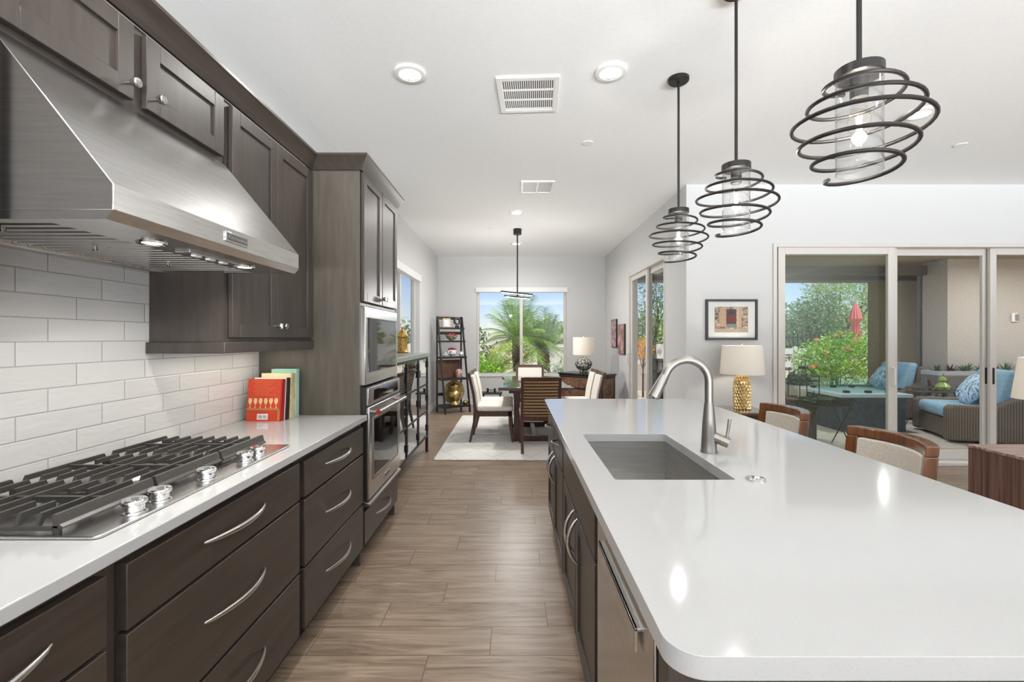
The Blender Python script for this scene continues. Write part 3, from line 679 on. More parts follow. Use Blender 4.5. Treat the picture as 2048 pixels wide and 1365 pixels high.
# ------------------------------------------------------------------ island chairs
def bar_chair():
    t = thing('island_chair', 'x', 'chair', (0, 0, 0), 0, 'chairs pulled up to the island')
    yc = lambda x, z: .285-.085*(x/.226)**2*1.0+(z-.47)*.10
    def arc(x0, x1, z0, z1, y_in, y_out, n=14):
        mb = MB(); vs = []
        for i in range(n+1):
            x = x0+(x1-x0)*i/n
            vs += [(x, yc(x, z0)+y_in, z0), (x, yc(x, z0)+y_out, z0), (x, yc(x, z1)+y_out, z1), (x, yc(x, z1)+y_in, z1)]
        fs = [(i*4+j, i*4+(j+1) % 4, i*4+4+(j+1) % 4, i*4+4+j) for i in range(n) for j in range(4)]+[(0, 1, 2, 3), tuple(n*4+j for j in range(4))]
        return mb.add(vs, fs)
    fm = arc(-.228, .228, .885, .932, -.028, .03)
    for v in (arc(-.228, -.186, .50, .886, -.028, .03, 4), arc(.186, .228, .50, .886, -.028, .03, 4), arc(-.186, .186, .50, .545, -.028, .03)): fm.add(v.v, v.f)
    fm.build('back_frame', M_cherry, t, bevel=.006, segs=3)
    arc(-.184, .184, .548, .882, -.034, .012).build('backrest', M_linen, t, bevel=.008)
    arc(-.176, .176, .556, .874, .013, .024).build('back_panel', M_cherry, t)
    MB().prism(rrect(-.22, .22, -.23, .25, .05), 'z', .44, .50).build('seat', M_linen, t, bevel=.02, segs=3)
    MB().prism(rrect(-.21, .21, -.22, .24, .03), 'z', .385, .44).build('seat_frame', M_cherry, t, bevel=.004)
    for sx in (-1, 1):
        MB().tube([(sx*.18, -.2, .42), (sx*.185, -.21, 0)], [.026, .018], 4).build('leg', M_cherry, t)
        MB().tube([(sx*.185, .21, .54), (sx*.185, .22, .4), (sx*.19, .27, 0)], [.028, .026, .018], 4).build('leg', M_cherry, t)
    return t
b1 = bar_chair(); b1.location = (1.49, 2.13, 0); b1.rotation_euler.z = -math.pi/2; tag(b1, 'island chair with cherry wood frame and linen back, the nearer of the pair')
copy_thing(b1, (1.49, 2.965, 0), -math.pi/2, 'island chair with cherry wood frame and linen back, the one nearer the gold lamp')

# ------------------------------------------------------------------ ceiling fittings
def recessed(x, y, label, w=None):
    t = thing('recessed_light', label, 'light', (x, y, CEIL-.012), 0, 'recessed ceiling lights')
    MB().lathe([(.066, -.004), (.070, -.008), (.095, -.004), (.097, .012), (.06, .012)], x, y, CEIL-.012).build('trim_ring', M_white, t)
    MB().lathe([(0, .004), (.068, .002), (.068, .010), (0, .010)], x, y, CEIL-.012).build('lens', M_can, t)
    lamp('recessed_lamp', 'AREA', (x, y, CEIL-.024), w or CAN_W, t, (1, .98, .96), .13, CAN_SPREAD)
M_can = mat('recessed lamp lens', (255, 252, 246), .5, lum=((255, 250, 242), 6))
for x, y, lb in ((-.65, 2.888, 'recessed ceiling light left of the air vent over the kitchen aisle'), (.606, 2.872, 'recessed ceiling light right of the air vent near the pendants'),
                 (.04, 6.086, 'recessed ceiling light in front of the dining chandelier'), (.05, 8.11, 'recessed ceiling light behind the dining chandelier stem'),
                 (-.65, .95, 'added recessed fill light overhead near the range hood'), (.606, .95, 'added recessed fill light overhead above the island end'),  # lights from here on are added to brighten the room
                 (-.5, -1.6, 'added recessed fill light behind the viewer on the cooktop side'), (1.3, -1.6, 'added recessed fill light behind the viewer on the island side'),
                 (3.0, 3.4, 'added recessed fill light over the living area near the slider'), (5.3, 3.4, 'added recessed fill light over the living area far right'),
                 (3.0, .9, 'added recessed fill light over the middle of the living area'), (5.3, .9, 'added recessed fill light on the far right of the living area'),
                 (3.2, -2.0, 'added recessed fill light at the rear of the living area'), (5.6, -2.0, 'added recessed fill light at the rear right of the living area')): recessed(x, y, lb, 18 if y > 5 else 10.5 if x < 0 else None)
v = thing('air_vent', 'white square return air grille with three rows of slots in ceiling', 'vent', (.1, 3.15, CEIL-.012))
Rv = Matrix.Translation((.102, 3.148, 0)) @ Matrix.Rotation(math.radians(-3), 4, 'Z')
mb = MB()
hw, hh = .205, .225
for a in ((-hw, -hw+.035, -hh, hh), (hw-.035, hw, -hh, hh), (-hw+.035, hw-.035, -hh, -hh+.035), (-hw+.035, hw-.035, hh-.035, hh)): mb.box(a[0], a[1], a[2], a[3], CEIL-.014, CEIL, Rv)
mb.build('vent_frame', M_white, v, bevel=.002)
mb = MB()
for i in range(25): mb.box(-.172+i*.0140, -.172+i*.0140+.007, -.19, .19, CEIL-.010, CEIL-.003, Rv)
for y in (-.19, -.07, .055, .18): mb.box(-.172, .172, y-.0065, y+.0065, CEIL-.011, CEIL-.003, Rv)
mb.build('vent_slats', M_white, v); MB().box(-.172, .172, -.19, .19, CEIL-.003, CEIL-.001, Rv).build('vent_back', M_black, v)
v = thing('ceiling_register', 'small white two-panel supply register in ceiling toward dining room', 'vent', (.26, 5.07, CEIL-.01))
frame_z = MB()
for a in ((.08, .105, 4.87, 5.27), (.415, .44, 4.87, 5.27), (.105, .415, 4.87, 4.90), (.105, .415, 5.24, 5.27), (.25, .27, 4.9, 5.24)): frame_z.box(*a, CEIL-.014, CEIL)
frame_z.build('vent_frame', M_white, v, bevel=.002); bx(.105, .415, 4.9, 5.24, CEIL-.006, CEIL-.001).build('vent_panel', mat('vent panel', (196, 196, 192), .5), v)
for x, y, lb in ((.632, 3.93, 'small white round sprinkler cover in ceiling right of the vents'), (3.86, 3.97, 'small white round sprinkler cover in ceiling over the living area'), (-.36, 7.0, 'small white round sprinkler cover in ceiling over the dining table')):
    tag(MB().lathe([(0, -.006), (.045, -.006), (.045, .001), (0, .001)], x, y, CEIL).build('sprinkler_cover', M_white), lb, 'sprinkler', 'sprinkler covers')

def pendant():
    t = thing('pendant_light', 'x', 'pendant lamp', (0, 0, 0), 0, 'spiral pendants over the island')
    MB().lathe([(0, 0), (.066, 0), (.066, -.018), (.058, -.026), (0, -.026)], 0, 0, CEIL).build('ceiling_canopy', M_bronze, t)
    for x in (-.03, .03): MB().cyl((x, -.03, CEIL-.025), (x, -.03, CEIL-.03), .005, n=8).build('canopy_screw', M_black, t)
    MB().cyl((0, 0, 2.2), (0, 0, CEIL-.02), .0075, n=10).build('rod', M_bronze, t)
    MB().lathe([(0, 0), (.0645, 0), (.0645, -.026), (.061, -.028), (0, -.028)], 0, 0, 2.206).build('cap', M_bronze, t)
    MB().cyl((0, 0, 2.115), (0, 0, 2.18), .024, n=16).build('socket', M_bronze, t)
    MB().lathe([(.061, 2.179), (.061, 1.888), (.059, 1.888), (.059, 2.179)], 0, 0, 0, 32).build('glass_cylinder', M_clear, t)
    pts = []; N = 5.25
    for i in range(int(N*36)+1):
        k = i/36; r = .083+(.187-.083)*(k/2.4 if k < 2.4 else 1-(k-2.4)/2.85*.98); a = math.radians(90)+2*math.pi*k
        pts.append((r*math.cos(a), r*math.sin(a), 2.170-.300*k/N))
    MB().tube(pts, .0062, 8).build('spiral', M_bronze, t)
    MB().lathe([(0, .0), (.012, .0), (.014, -.02), (.026, -.05), (.031, -.075), (.028, -.095), (.016, -.110), (0, -.114)], 0, 0, 2.118, 20).build('bulb', make_glass('bulb glass', (1, .98, .95), 1.2), t)
    MB().tube([(.006*math.cos(a), .006*math.sin(a), 2.035+.05*((i % 2)*2-1)*.5) for i, a in enumerate([q*.785 for q in range(9)])], .0022, 6).build('filament', mat('glowing filament', (255, 240, 214), .5, lum=((255, 236, 204), 60)), t)
    lamp('pendant_bulb', 'POINT', (0, 0, 2.035), 6.5, t, (1, .97, .94), .02)
    return t
p = pendant(); p.location = (1.06, 2.955, 0); p['label'] = 'black spiral pendant with clear glass, farthest of the three over the island'
copy_thing(p, (1.06, 2.19, 0), math.radians(8), 'black spiral pendant with clear glass, the middle of three over island')
copy_thing(p, (1.06, 1.411, 0), math.radians(-10), 'black spiral pendant with clear glass, nearest of three over the island')

ch = thing('chandelier', 'black stem dining chandelier with two crossed glowing bars', 'chandelier', (.06, 7.05, CEIL))
MB().lathe([(0, 0), (.063, 0), (.063, -.085), (0, -.085)], .06, 7.05, CEIL).build('ceiling_canopy', M_bronze, ch)
MB().cyl((.06, 7.05, 2.0), (.06, 7.05, CEIL-.08), .011, n=10).build('stem', M_bronze, ch)
M_bar = mat('glowing bar', (255, 240, 220), .5, lum=((255, 236, 210), 2.2))
for (ax, ay), (bx_, by_), z in (((-.18, 6.79), (.30, 7.31), 2.055), ((-.13, 6.85), (.25, 7.25), 1.995)):
    d = Vector((bx_-ax, by_-ay, 0)); a = math.atan2(d.y, d.x); Mx = Matrix.Translation(((ax+bx_)/2, (ay+by_)/2, z)) @ Matrix.Rotation(a, 4, 'Z'); L = d.length/2
    br = MB().box(-L, L, -.014, .014, 0, .022, Mx).build('light_bar', M_bronze, ch, bevel=.002); MB().box(-L+.01, L-.01, -.010, .010, -.006, 0, Mx).build('diffuser', M_bar, br)

for x, y in ((-.08, 6.9), (.2, 7.2)): lamp('chandelier_lamp', 'POINT', (x, y, 1.97), 23, ch, (1, .98, .95), .035)
# ------------------------------------------------------------------ dining room
def make_rug():
    m = mat('cream rug', (224, 221, 214), .95, 0, .1); t = NT(m); g = t.new('ShaderNodeNewGeometry'); sp = t.new('ShaderNodeSeparateXYZ'); t.l.new(g.outputs['Position'], sp.inputs[0])
    x, y = sp.outputs[0], sp.outputs[1]; nz = t.math('MULTIPLY', t.noise(t.geo(), 3, 2), .12)
    a = t.math('FRACT', t.math('ADD', t.math('MULTIPLY', t.math('ADD', x, t.math('MULTIPLY', y, .62)), 2.3), nz)); b = t.math('FRACT', t.math('ADD', t.math('MULTIPLY', t.math('SUBTRACT', x, t.math('MULTIPLY', y, .62)), 2.3), nz))
    l = t.math('MAXIMUM', t.math('LESS_THAN', a, .035), t.math('LESS_THAN', b, .035))
    f = t.noise(t.geo(), 80, 3)
    c = t.mix(t.math('MULTIPLY', l, .6), lin((226, 223, 216))+(1,), lin((188, 184, 178))+(1,)); c = t.mix(t.math('MULTIPLY', f, .15), c, lin((206, 202, 194))+(1,))
    t.l.new(c, t.n['Principled BSDF'].inputs['Base Color']); t.bump(f, .3, .004); return m
tag(MB().prism(rrect(-.9, 1.5, 5.165, 8.1, .02), 'z', .001, .014).build('area_rug', make_rug(), None, bevel=.004), 'large cream rug with faint lattice lines under the dining table', 'rug')
tb = thing('dining_table', 'dark polished dining table with shaped top on twin-post trestles', 'table', (.283, 6.6, .014))
def tabletop():
    hw = .475; P = []
    half = [(.475, 5.71), (.455, 5.85), (.46, 5.98), (.43, 6.02), (.42, 6.15), (.415, 6.6), (.42, 7.05), (.43, 7.18), (.46, 7.22), (.455, 7.35), (.475, 7.49)]
    P = [(.283+a, y) for a, y in half]+[(.283-a, y) for a, y in reversed(half)]
    return MB().prism(P, 'z', .722, .76)
tabletop().build('tabletop', M_table, tb, bevel=.005)
bx(-.06, .63, 5.95, 7.25, .66, .722).build('apron', M_walnut, tb, bevel=.004)
for y in (6.1, 7.1):
    for x in (.045, .52): MB().prism([(x-.05, .014), (x+.05, .014), (x+.042, .06), (x+.036, .4), (x+.046, .66), (x-.046, .66), (x-.036, .4), (x-.042, .06)], 'y', y-.04, y+.04).build('leg', M_walnut, tb, bevel=.004)
    bx(.09, .475, y-.035, y+.035, .02, .085).build('stretcher', M_walnut, tb, bevel=.003)
bx(.25, .315, 6.13, 7.07, .03, .075).build('stretcher', M_walnut, tb, bevel=.003)

def dining_chair():
    t = thing('dining_chair', 'x', 'chair', (0, 0, 0), 0, 'dining chairs around the table')
    prof = [(.285, 0), (.315, 0), (.262, .26), (.252, .42), (.270, .62), (.335, .90), (.300, .90), (.236, .62), (.212, .42), (.222, .26)]
    for x in (-.24, .205): MB().prism(prof, 'x', x, x+.035).build('leg', M_walnut, t, bevel=.004)
    for sx in (-1, 1):
        x = sx*.215; P = [(-.245, .40), (-.20, .40), (-.212, .2), (-.245, 0), (-.272, 0), (-.252, .2)]
        MB().prism(P, 'x', x-.02, x+.02).build('leg', M_walnut, t, bevel=.003)
    MB().box(-.235, .235, -.245, -.222, .335, .40).box(-.235, -.212, -.222, .22, .335, .40).box(.212, .235, -.222, .22, .335, .40).build('seat_frame', M_walnut, t, bevel=.003)
    sc = MB(); P = rrect(-.242, .242, -.262, .215, .035); sc.prism(P, 'z', .402, .472).build('seat', M_fabric, t, bevel=.025, segs=4)
    yb = lambda z: .236+(z-.62)*.2286 if z > .62 else .212+(z-.42)*.12
    def slab(x0, x1, z0, z1, o0, o1, bow=.0, n=8):
        vs = []; mb = MB()
        for i in range(n+1):
            x = x0+(x1-x0)*i/n; b = bow*(1-(2*x/.41)**2)
            for z in (z0, z1): vs += [(x, yb(z)+o0+b, z), (x, yb(z)+o1+b, z)]
        fs = [(i*4, i*4+4, i*4+6, i*4+2), (i*4+1, i*4+3, i*4+7, i*4+5), (i*4+2, i*4+6, i*4+7, i*4+3), (i*4, i*4+1, i*4+5, i*4+4)] if 0 else []
        for i in range(n):
            a = i*4; fs += [(a, a+4, a+6, a+2), (a+1, a+3, a+7, a+5), (a+2, a+6, a+7, a+3), (a, a+1, a+5, a+4)]
        fs += [(0, 2, 3, 1), (n*4, n*4+1, n*4+3, n*4+2)]
        return mb.add(vs, fs)
    slab(-.205, .205, .855, .902, 0, .034, .012).build('top_rail', M_walnut, t, bevel=.003)
    slab(-.205, .205, .375, .43, 0, .034, .012).build('bottom_rail', M_walnut, t, bevel=.003)
    bk = MB()
    for i in range(6):
        z = .43+i*.0708; q = slab(-.2, .2, z, z+.0708, -.022, .006, .012); bk.add(q.v, q.f)
    bk.build('backrest', M_fabric, t)
    bt = MB()
    for i in range(6):
        z = .43+i*.0708; q = slab(-.2, .2, z, z+.0708, .007, .012, .012); bt.add(q.v, q.f)
    bt.build('back_fabric', M_tan, t)
    for i in range(11):
        z = .444+i*.0375; slab(-.205, .205, z, z+.019, .012, .032, .014).build('slat', M_walnut, t, bevel=.002)
    return t
dc = dining_chair(); dc.location = (.318, 5.72, .015); dc.rotation_euler.z = math.pi+.03; dc['label'] = 'dining chair at the near table end showing its slatted wooden back'
RR = math.pi/2; Q = .015
copy_thing(dc, (-.27, 6.25, Q), RR, 'white upholstered dining chair on the left table side, nearer the viewer')
copy_thing(dc, (-.27, 6.77, Q), RR, 'white upholstered dining chair on the left table side, nearer the window')
copy_thing(dc, (.89, 6.30, Q), -RR, 'white upholstered dining chair on the right table side, nearer the viewer')
copy_thing(dc, (.89, 6.80, Q), -RR, 'white upholstered dining chair on the right table side, nearer the sideboard')
copy_thing(dc, (.28, 7.6, Q), 0, 'white upholstered dining chair at the far table end before window')
# ladder shelf in the far left corner, local: width along x, front -y
LS = (-1.12, 8.55, 0); LR = math.radians(35)
t = thing('ladder_shelf', 'black leaning ladder shelf in the far left dining corner', 'shelf', LS, LR)
MBL = lambda: MB()
for x in (-.265, .240):
    bx(x, x+.025, .15, .175, 0, 1.78).build('rear_post', M_black, t, local=True, bevel=.002)
    MB().prism([(-.20, 0), (-.165, 0), (.15, 1.78), (.115, 1.78)], 'x', x, x+.025).build('side_rail', M_black, t, local=True, bevel=.002)
SH = [(.14, -.165), (.635, -.085), (1.03, -.02), (1.33, .035), (1.575, .075)]
for z, y0 in SH: bx(-.268, .268, y0-.02, .148, z-.035, z).build('shelf_board', M_black, t, local=True, bevel=.002)
for z in (1.72, 1.44, .3): bx(-.24, .24, .152, .166, z, z+.055).build('back_rail', M_black, t, local=True)
ML = Matrix.Translation(LS) @ Matrix.Rotation(LR, 4, 'Z')
def on(x, y, z): return tuple(ML @ Vector((x, y, z)))
# shelf top to bottom
q = thing('photo_frame', 'small gold photo frame leaning on the ladder shelf top board', 'picture frame', on(-.08, .10, 1.576), LR-.2)
fm = MB()
Rt = Matrix.Rotation(-.12, 4, 'X')
for a in ((-.075, -.05, 0, .17), (.05, .075, 0, .17), (-.05, .05, 0, .025), (-.05, .05, .145, .17)): fm.box(a[0], a[1], 0, .012, a[2], a[3], Rt)
fm.build('frame', mat('pale gold frame', (176, 152, 118), .4, .4), q, local=True, bevel=.002)
MB().box(-.05, .05, .004, .01, .025, .145, Rt).build('picture', mat('pale photo', (206, 214, 222), .3), q, local=True)
q = thing('ring_sculpture', 'dark round openwork sculpture on a stand on the ladder shelf', 'sculpture', on(.14, .11, 1.576), LR)
rg = MB().tube([(.075*math.cos(a)*.75, 0, .118+.075*math.sin(a)*.75) for a in [2*math.pi*i/24 for i in range(24)]], .034, 10, closed=True, flat=(.6, 1)); rg.build('ring', noisy('verdigris bronze', (34, 36, 36), (96, 100, 98), ns=40, rough=.5, bump=.4), q, local=True)
bx(-.035, .035, -.02, .02, 0, .035).build('stand', M_black, q, local=True, bevel=.003)
def fruit_bowl(nm, label, loc, prof, m, reds, br, zb, rr):
    q = thing(nm, label, 'bowl', loc); MB().lathe(prof, 0, 0, 0, 24).build('bowl', m, q, local=True)
    for i in range(reds):
        a = i*2.4; r = rr*math.sqrt((i+.5)/reds); MB().ball((r*math.cos(a), r*math.sin(a), zb-.25*r), br, n=10, m=7).build('red_ball', M_redball, q, local=True)
M_redball = mat('red glass ball', (150, 20, 30), .15, 0, .8)
M_mosaic = noisy('mosaic glass', (70, 66, 54), (196, 186, 150), ns=34, rough=.2, detail=2)
fruit_bowl('mosaic_bowl', 'mosaic glass bowl heaped with red balls on the ladder shelf', on(.0, .07, 1.331), [(0, .002), (.035, .002), (.08, .03), (.118, .085), (.122, .10), (.115, .10), (.075, .04), (.03, .014), (0, .012)], M_mosaic, 14, .026, .118, .085)
M_crys = noisy('cut crystal', (150, 154, 162), (236, 238, 242), ns=26, rough=.08, detail=2, lo=.45, hi=.55)
fruit_bowl('crystal_bowl', 'cut crystal bowl of red balls in the middle of ladder shelf', on(0, .05, 1.031), [(0, .002), (.03, .002), (.045, .02), (.09, .05), (.098, .09), (.08, .125), (.074, .123), (.088, .09), (.08, .06), (.03, .025), (0, .022)], M_crys, 11, .027, .142, .06)
for x, lb in ((-.15, 'small faceted crystal ornament left of the crystal bowl'), (.19, 'small faceted crystal ornament right of the crystal bowl')):
    tag(MB().lathe([(0, 0), (.03, 0), (.052, .03), (.048, .055), (.022, .085), (.02, .095), (0, .095)], *on(x, .04, 1.031), n=9).build('crystal_ornament', M_crys, None, smooth=False), lb, 'ornament', 'crystal ornaments')
tr = thing('serving_tray', 'rectangular brown wood tray leaning upright on the ladder shelf', 'tray', on(-.02, .11, .636), LR)
Rt = Matrix.Rotation(-.10, 4, 'X'); MB().box(-.225, .225, 0, .016, 0, .325, Rt).build('board', noisy('brown tray wood', (84, 54, 44), (112, 76, 62), ns=6, rough=.35, detail=5, dist=1), tr, local=True)
fm = MB()
for a in ((-.235, -.225, 0, .335), (.225, .235, 0, .335), (-.225, .225, .325, .335)): fm.box(a[0], a[1], -.012, .016, a[2], a[3], Rt)
fm.build('rim', mat('tray rim', (120, 92, 78), .4), tr, local=True)
for s_ in (-1, 1): MB().tube([Rt @ Vector((s_*.21, -.008, .12)), Rt @ Vector((s_*.21, -.03, .13)), Rt @ Vector((s_*.21, -.03, .19)), Rt @ Vector((s_*.21, -.008, .20))], .004, 6).build('handle', M_nickel, tr, local=True)
tag(MB().lathe([(0, 0), (.045, 0), (.06, .04), (.062, .12), (.05, .155), (.03, .16), (0, .16)], *on(.10, -.03, .636), n=14).build('agate_holder', noisy('banded agate', (120, 66, 54), (220, 196, 182), (1, 1, .4), 16, .25, detail=3, dist=1.5), None), 'banded pink agate candle holder before the wooden tray', 'candle holder')
pl = thing('brass_charger', 'large round brass platter standing behind the brass urn', 'plate', on(.05, .09, .141), LR)
mp = MB().lathe([(0, .0), (.16, 0), (.20, .012), (.225, .018), (.222, .022), (.16, .008), (0, .008)], n=32); Rp = Matrix.Translation((0, 0, .225)) @ Matrix.Rotation(math.pi/2+.12, 4, 'X'); mp.v = [Rp @ w for w in mp.v]; mp.build('plate', noisy('pale brass', (150, 130, 84), (206, 188, 140), ns=30, rough=.5, metal=.6, bump=.4, detail=2), pl, local=True)
tag(MB().lathe([(0, 0), (.085, 0), (.09, .015), (.05, .05), (.045, .07), (.08, .11), (.11, .17), (.115, .21), (.095, .25), (.06, .275), (.07, .30), (.095, .335), (.10, .36), (.06, .385), (.035, .40), (0, .41)], *on(0, -.07, .141), n=26).build('brass_urn', M_brass, None), 'tall bulbous brass urn on the lowest ladder shelf board', 'urn')
bp = thing('brass_pot', 'small brass lidded pot right of the urn on lowest board', 'pot', on(.20, -.10, .141))
MB().lathe([(0, 0), (.03, 0), (.05, .02), (.055, .045), (.04, .06), (0, .062)], n=18).build('body', M_brass, bp, local=True); MB().lathe([(.038, .061), (.02, .075), (.008, .08), (.01, .09), (0, .096)], n=16).build('lid', M_brass, bp, local=True)

# sideboard across the far right corner
SR = math.radians(-43.8)
t = thing('sideboard', 'burl wood corner sideboard with black top in far right dining corner', 'sideboard', (1.245, 7.81, .0145), SR)
bx(-.43, .43, -.20, .20, .06, .70).build('body', M_burl, t, local=True, bevel=.004)
MB().prism(rrect(-.46, .46, -.23, .215, .02), 'z', .745, .77).build('top', mat('black lacquer', (26, 22, 20), .2), t, local=True, bevel=.006)
MB().prism(rrect(-.44, .44, -.21, .205, .02), 'z', .70, .745).build('frieze', M_black, t, local=True, bevel=.008)
for x in (-.42, .005):
    d = bx(x, x+.415, -.208, -.2, .53, .685).build('drawer', M_burl, t, local=True, bevel=.003)
    MB().ball((x+.2, -.218, .61), .013, n=10, m=6).build('knob', M_brass, d, local=True)
    bx(x, x+.415, -.208, -.2, .09, .50).build('door', M_burl, t, local=True, bevel=.003)
MB().box(-.435, .435, -.212, -.2, .505, .525).build('divider', M_black, t, local=True)
for x in (-.425, .40):
    for y in (-.2, .16): bx(x, x+.03, y, y+.03, 0, .70).build('leg', M_black, t, local=True)
def table_lamp(nm, label, loc, body, bodymat, zb, shade, shademat, watts, pts=28):
    q = thing(nm, label, 'table lamp', loc); MB().lathe(body, n=pts).build('base', bodymat, q, local=True)
    r0, r1, z0, z1 = shade; MB().cyl((0, 0, zb), (0, 0, z1-.01), .006, n=8).build('stem', M_brass, q, local=True)
    MB().lathe([(r0, z0), (r1, z1), (r1-.003, z1), (r0-.003, z0)], n=36).build('lamp_shade', shademat, q, local=True)
    MB().ball((0, 0, (z0+z1)/2), .028, n=12, m=8).build('bulb', mat('lit lamp bulb', (255, 236, 206), .5, lum=((255, 226, 186), 5)), q, local=True)
    MB().lathe([(0, z1+.03), (.012, z1+.022), (.014, z1+.01), (.006, z1), (.006, z1-.012)], n=12).build('finial', M_brass, q, local=True)
    l = lamp('lamp_bulb', 'POINT', (loc[0], loc[1], loc[2]+(z0+z1)/2), watts, q, (1, .91, .80), .035); return q
M_carved = noisy('carved grey lamp base', (66, 62, 60), (176, 172, 166), ns=26, rough=.5, bump=.8, detail=2, lo=.46, hi=.54, bd=.01)
table_lamp('sideboard_lamp', 'lamp with carved grey oval base and drum shade on the sideboard', (1.215, 7.98, .7855), [(0, 0), (.07, 0), (.075, .02), (.07, .03), (.12, .07), (.15, .13), (.145, .17), (.10, .225), (.065, .245), (.06, .262), (0, .262)], M_carved, .26, (.182, .182, .30, .605), M_shade, 3)
tag(MB().ball((.95, 7.25, .18), .165, n=14, m=9).build('wicker_ball', noisy('woven brass wire', (108, 92, 64), (196, 180, 146), ns=40, rough=.5, bump=.6, detail=2), None), 'woven brass wire ball on the floor before the sideboard', 'ornament')
# dumbbell-like black iron scroll stand behind the left chairs
t = thing('scroll_stand', 'low black iron stand with upright posts behind the left chairs', 'stand', (-.42, 8.9, 0))
bx(-.62, -.22, 8.75, 9.05, .30, .325).build('top', M_black, t, bevel=.004)
for x in (-.58, -.26):
    for y in (8.78, 9.02): MB().cyl((x, y, 0), (x, y, .30), .012, n=8).build('leg', M_black, t)
for x in (-.50, -.36): MB().lathe([(0, 0), (.022, 0), (.022, .03), (.012, .04), (.022, .055), (.022, .075), (0, .08)], x, 8.9, .325, 12).build('post', M_black, t)
MB().cyl((-.5, 8.9, .37), (-.36, 8.9, .37), .008, n=8).build('crossbar', M_black, t)

# canvases on the right dining wall
def art_mat(nm, stops, sc, ns):
    m = mat(nm, (120, 100, 100), .6); t = NT(m); v = t.coords(sc, 'Generated'); f = t.noise(v, ns, 5, .6, .8)
    t.l.new(t.ramp(f, stops), t.n['Principled BSDF'].inputs['Base Color']); return m
A1 = art_mat('mauve abstract', [(.32, lin((60, 52, 62))), (.45, lin((132, 116, 128))), (.56, lin((190, 150, 150))), (.7, lin((222, 206, 202)))], (1, 1, 1.6), 5)
A2 = art_mat('rose and grey abstract', [(.3, lin((84, 74, 72))), (.46, lin((128, 104, 100))), (.58, lin((196, 140, 134))), (.72, lin((216, 190, 178)))], (1, 1, .8), 4)
for y0, y1, z0, z1, m_, lb in ((8.294, 8.746, 1.205, 1.72, A1, 'abstract mauve canvas on the right dining wall nearer the corner'), (7.69, 8.16, 1.10, 1.614, A2, 'abstract rose canvas on the right dining wall beside the slider')):
    q = thing('canvas_print', lb, 'painting', (XR-.02, (y0+y1)/2, z0), 0, 'canvases on the right dining wall')
    bx(XR-.028, XR-.001, y0, y1, z0, z1).build('edge', M_black, q); bx(XR-.0305, XR-.0282, y0+.008, y1-.008, z0+.008, z1-.008).build('canvas', m_, q)

# glass display cabinet along the left wall
t = thing('display_cabinet', 'black metal display cabinet with glass doors along the left wall', 'cabinet', (-1.29, 4.75, 0))
Ya, Yb, Xf = 3.94, 5.585, -1.035
bx(-1.545, Xf+.012, Ya-.01, Yb+.012, 1.155, 1.20).build('top', mat('grey green top', (146, 154, 150), .3), t, bevel=.004)
for y in (Ya, Yb-.03):
    for x in (-1.54, Xf-.03): bx(x, x+.03, y, y+.03, 0, 1.155).build('leg', M_black, t)
bx(-1.54, Xf-.02, Ya+.03, Yb-.03, .18, .20).build('bottom_shelf', M_black, t)
for z in (.51, .83): bx(-1.53, Xf-.04, Ya+.03, Yb-.03, z-.005, z+.003).build('glass_shelf', M_pane, t, False)
bx(-1.548, -1.54, Ya, Yb, .18, 1.155).build('back_panel', mat('pale cabinet back', (206, 208, 208), .3), t)
ys = [Ya+.03, 4.49, 5.035, Yb-.03]
for a, b in zip(ys, ys[1:]):
    d = frame_x(MB(), Xf-.022, Xf, a+.003, b-.003, .19, 1.15, .02)
    for z in (.505, .825): d.box(Xf-.02, Xf-.002, a+.023, b-.023, z-.008, z+.008)
    d = d.build('door', M_black, t); bx(Xf-.012, Xf-.009, a+.023, b-.023, .21, 1.13).build('pane', M_cabglass, d, False)
    for z in (.3, .66, 1.06): bx(Xf-.004, Xf+.008, b-.03, b, z-.035, z+.035).build('hinge', M_black, d)
for y in (4.49, 5.035): bx(Xf-.002, Xf+.008, y-.05, y+.05, .945, 1.02).build('latch_plate', M_black, t)
for y in (Ya, Yb-.03): frame_x(MB(), 0, 0, 0, 0, 0, 0, 0) if 0 else None
bx(-1.51, Xf-.03, Yb-.012, Yb-.009, .2, 1.15).build('end_pane', M_cabglass, t, False)
M_goblet = make_glass('rose glass', (.86, .62, .6), 1.2)
gb = thing('goblet', 'rose glass goblet on the upper glass shelf behind the left cabinet door', 'goblet', (-1.2, 4.3, .8335), 0, 'goblets in the display cabinet')
MB().lathe([(0, 0), (.04, .0), (.04, .004), (.006, .012), (.006, .10), (.03, .125), (.048, .17), (.045, .22), (.043, .22), (.045, .17), (.026, .13), (0, .12)], n=18).build('bowl', M_goblet, gb, local=True)
for x, y, lb in ((-1.36, 4.34, 'rose glass goblet on the upper cabinet shelf, nearer the wall'), (-1.18, 4.72, 'rose glass goblet on the upper shelf behind the middle cabinet door'), (-1.33, 4.82, 'rose glass goblet at the back of the middle cabinet bay'), (-1.2, 5.25, 'rose glass goblet on the upper shelf behind the right cabinet door')): copy_thing(gb, (x, y, .8335), 0, lb)
ln = thing('brass_lantern', 'pierced brass lantern on top of the black display cabinet', 'lantern', (-1.31, 5.43, 1.20))
MB().lathe([(0, 0), (.072, 0), (.076, .012), (.06, .03), (.056, .06), (.056, .175), (.064, .185), (.066, .20), (.05, .235), (.03, .262), (.014, .278), (.01, .295), (0, .31)], n=20).build('body', noisy('pierced brass', (84, 60, 26), (206, 170, 96), ns=130, rough=.3, metal=.9, bump=.5, detail=2, lo=.36, hi=.58), ln, local=True)
MB().tube([(.025*math.cos(a), 0, .325+.025*math.sin(a)) for a in [2*math.pi*i/14 for i in range(14)]], .004, 6, closed=True).build('ring', M_brass, ln, local=True)

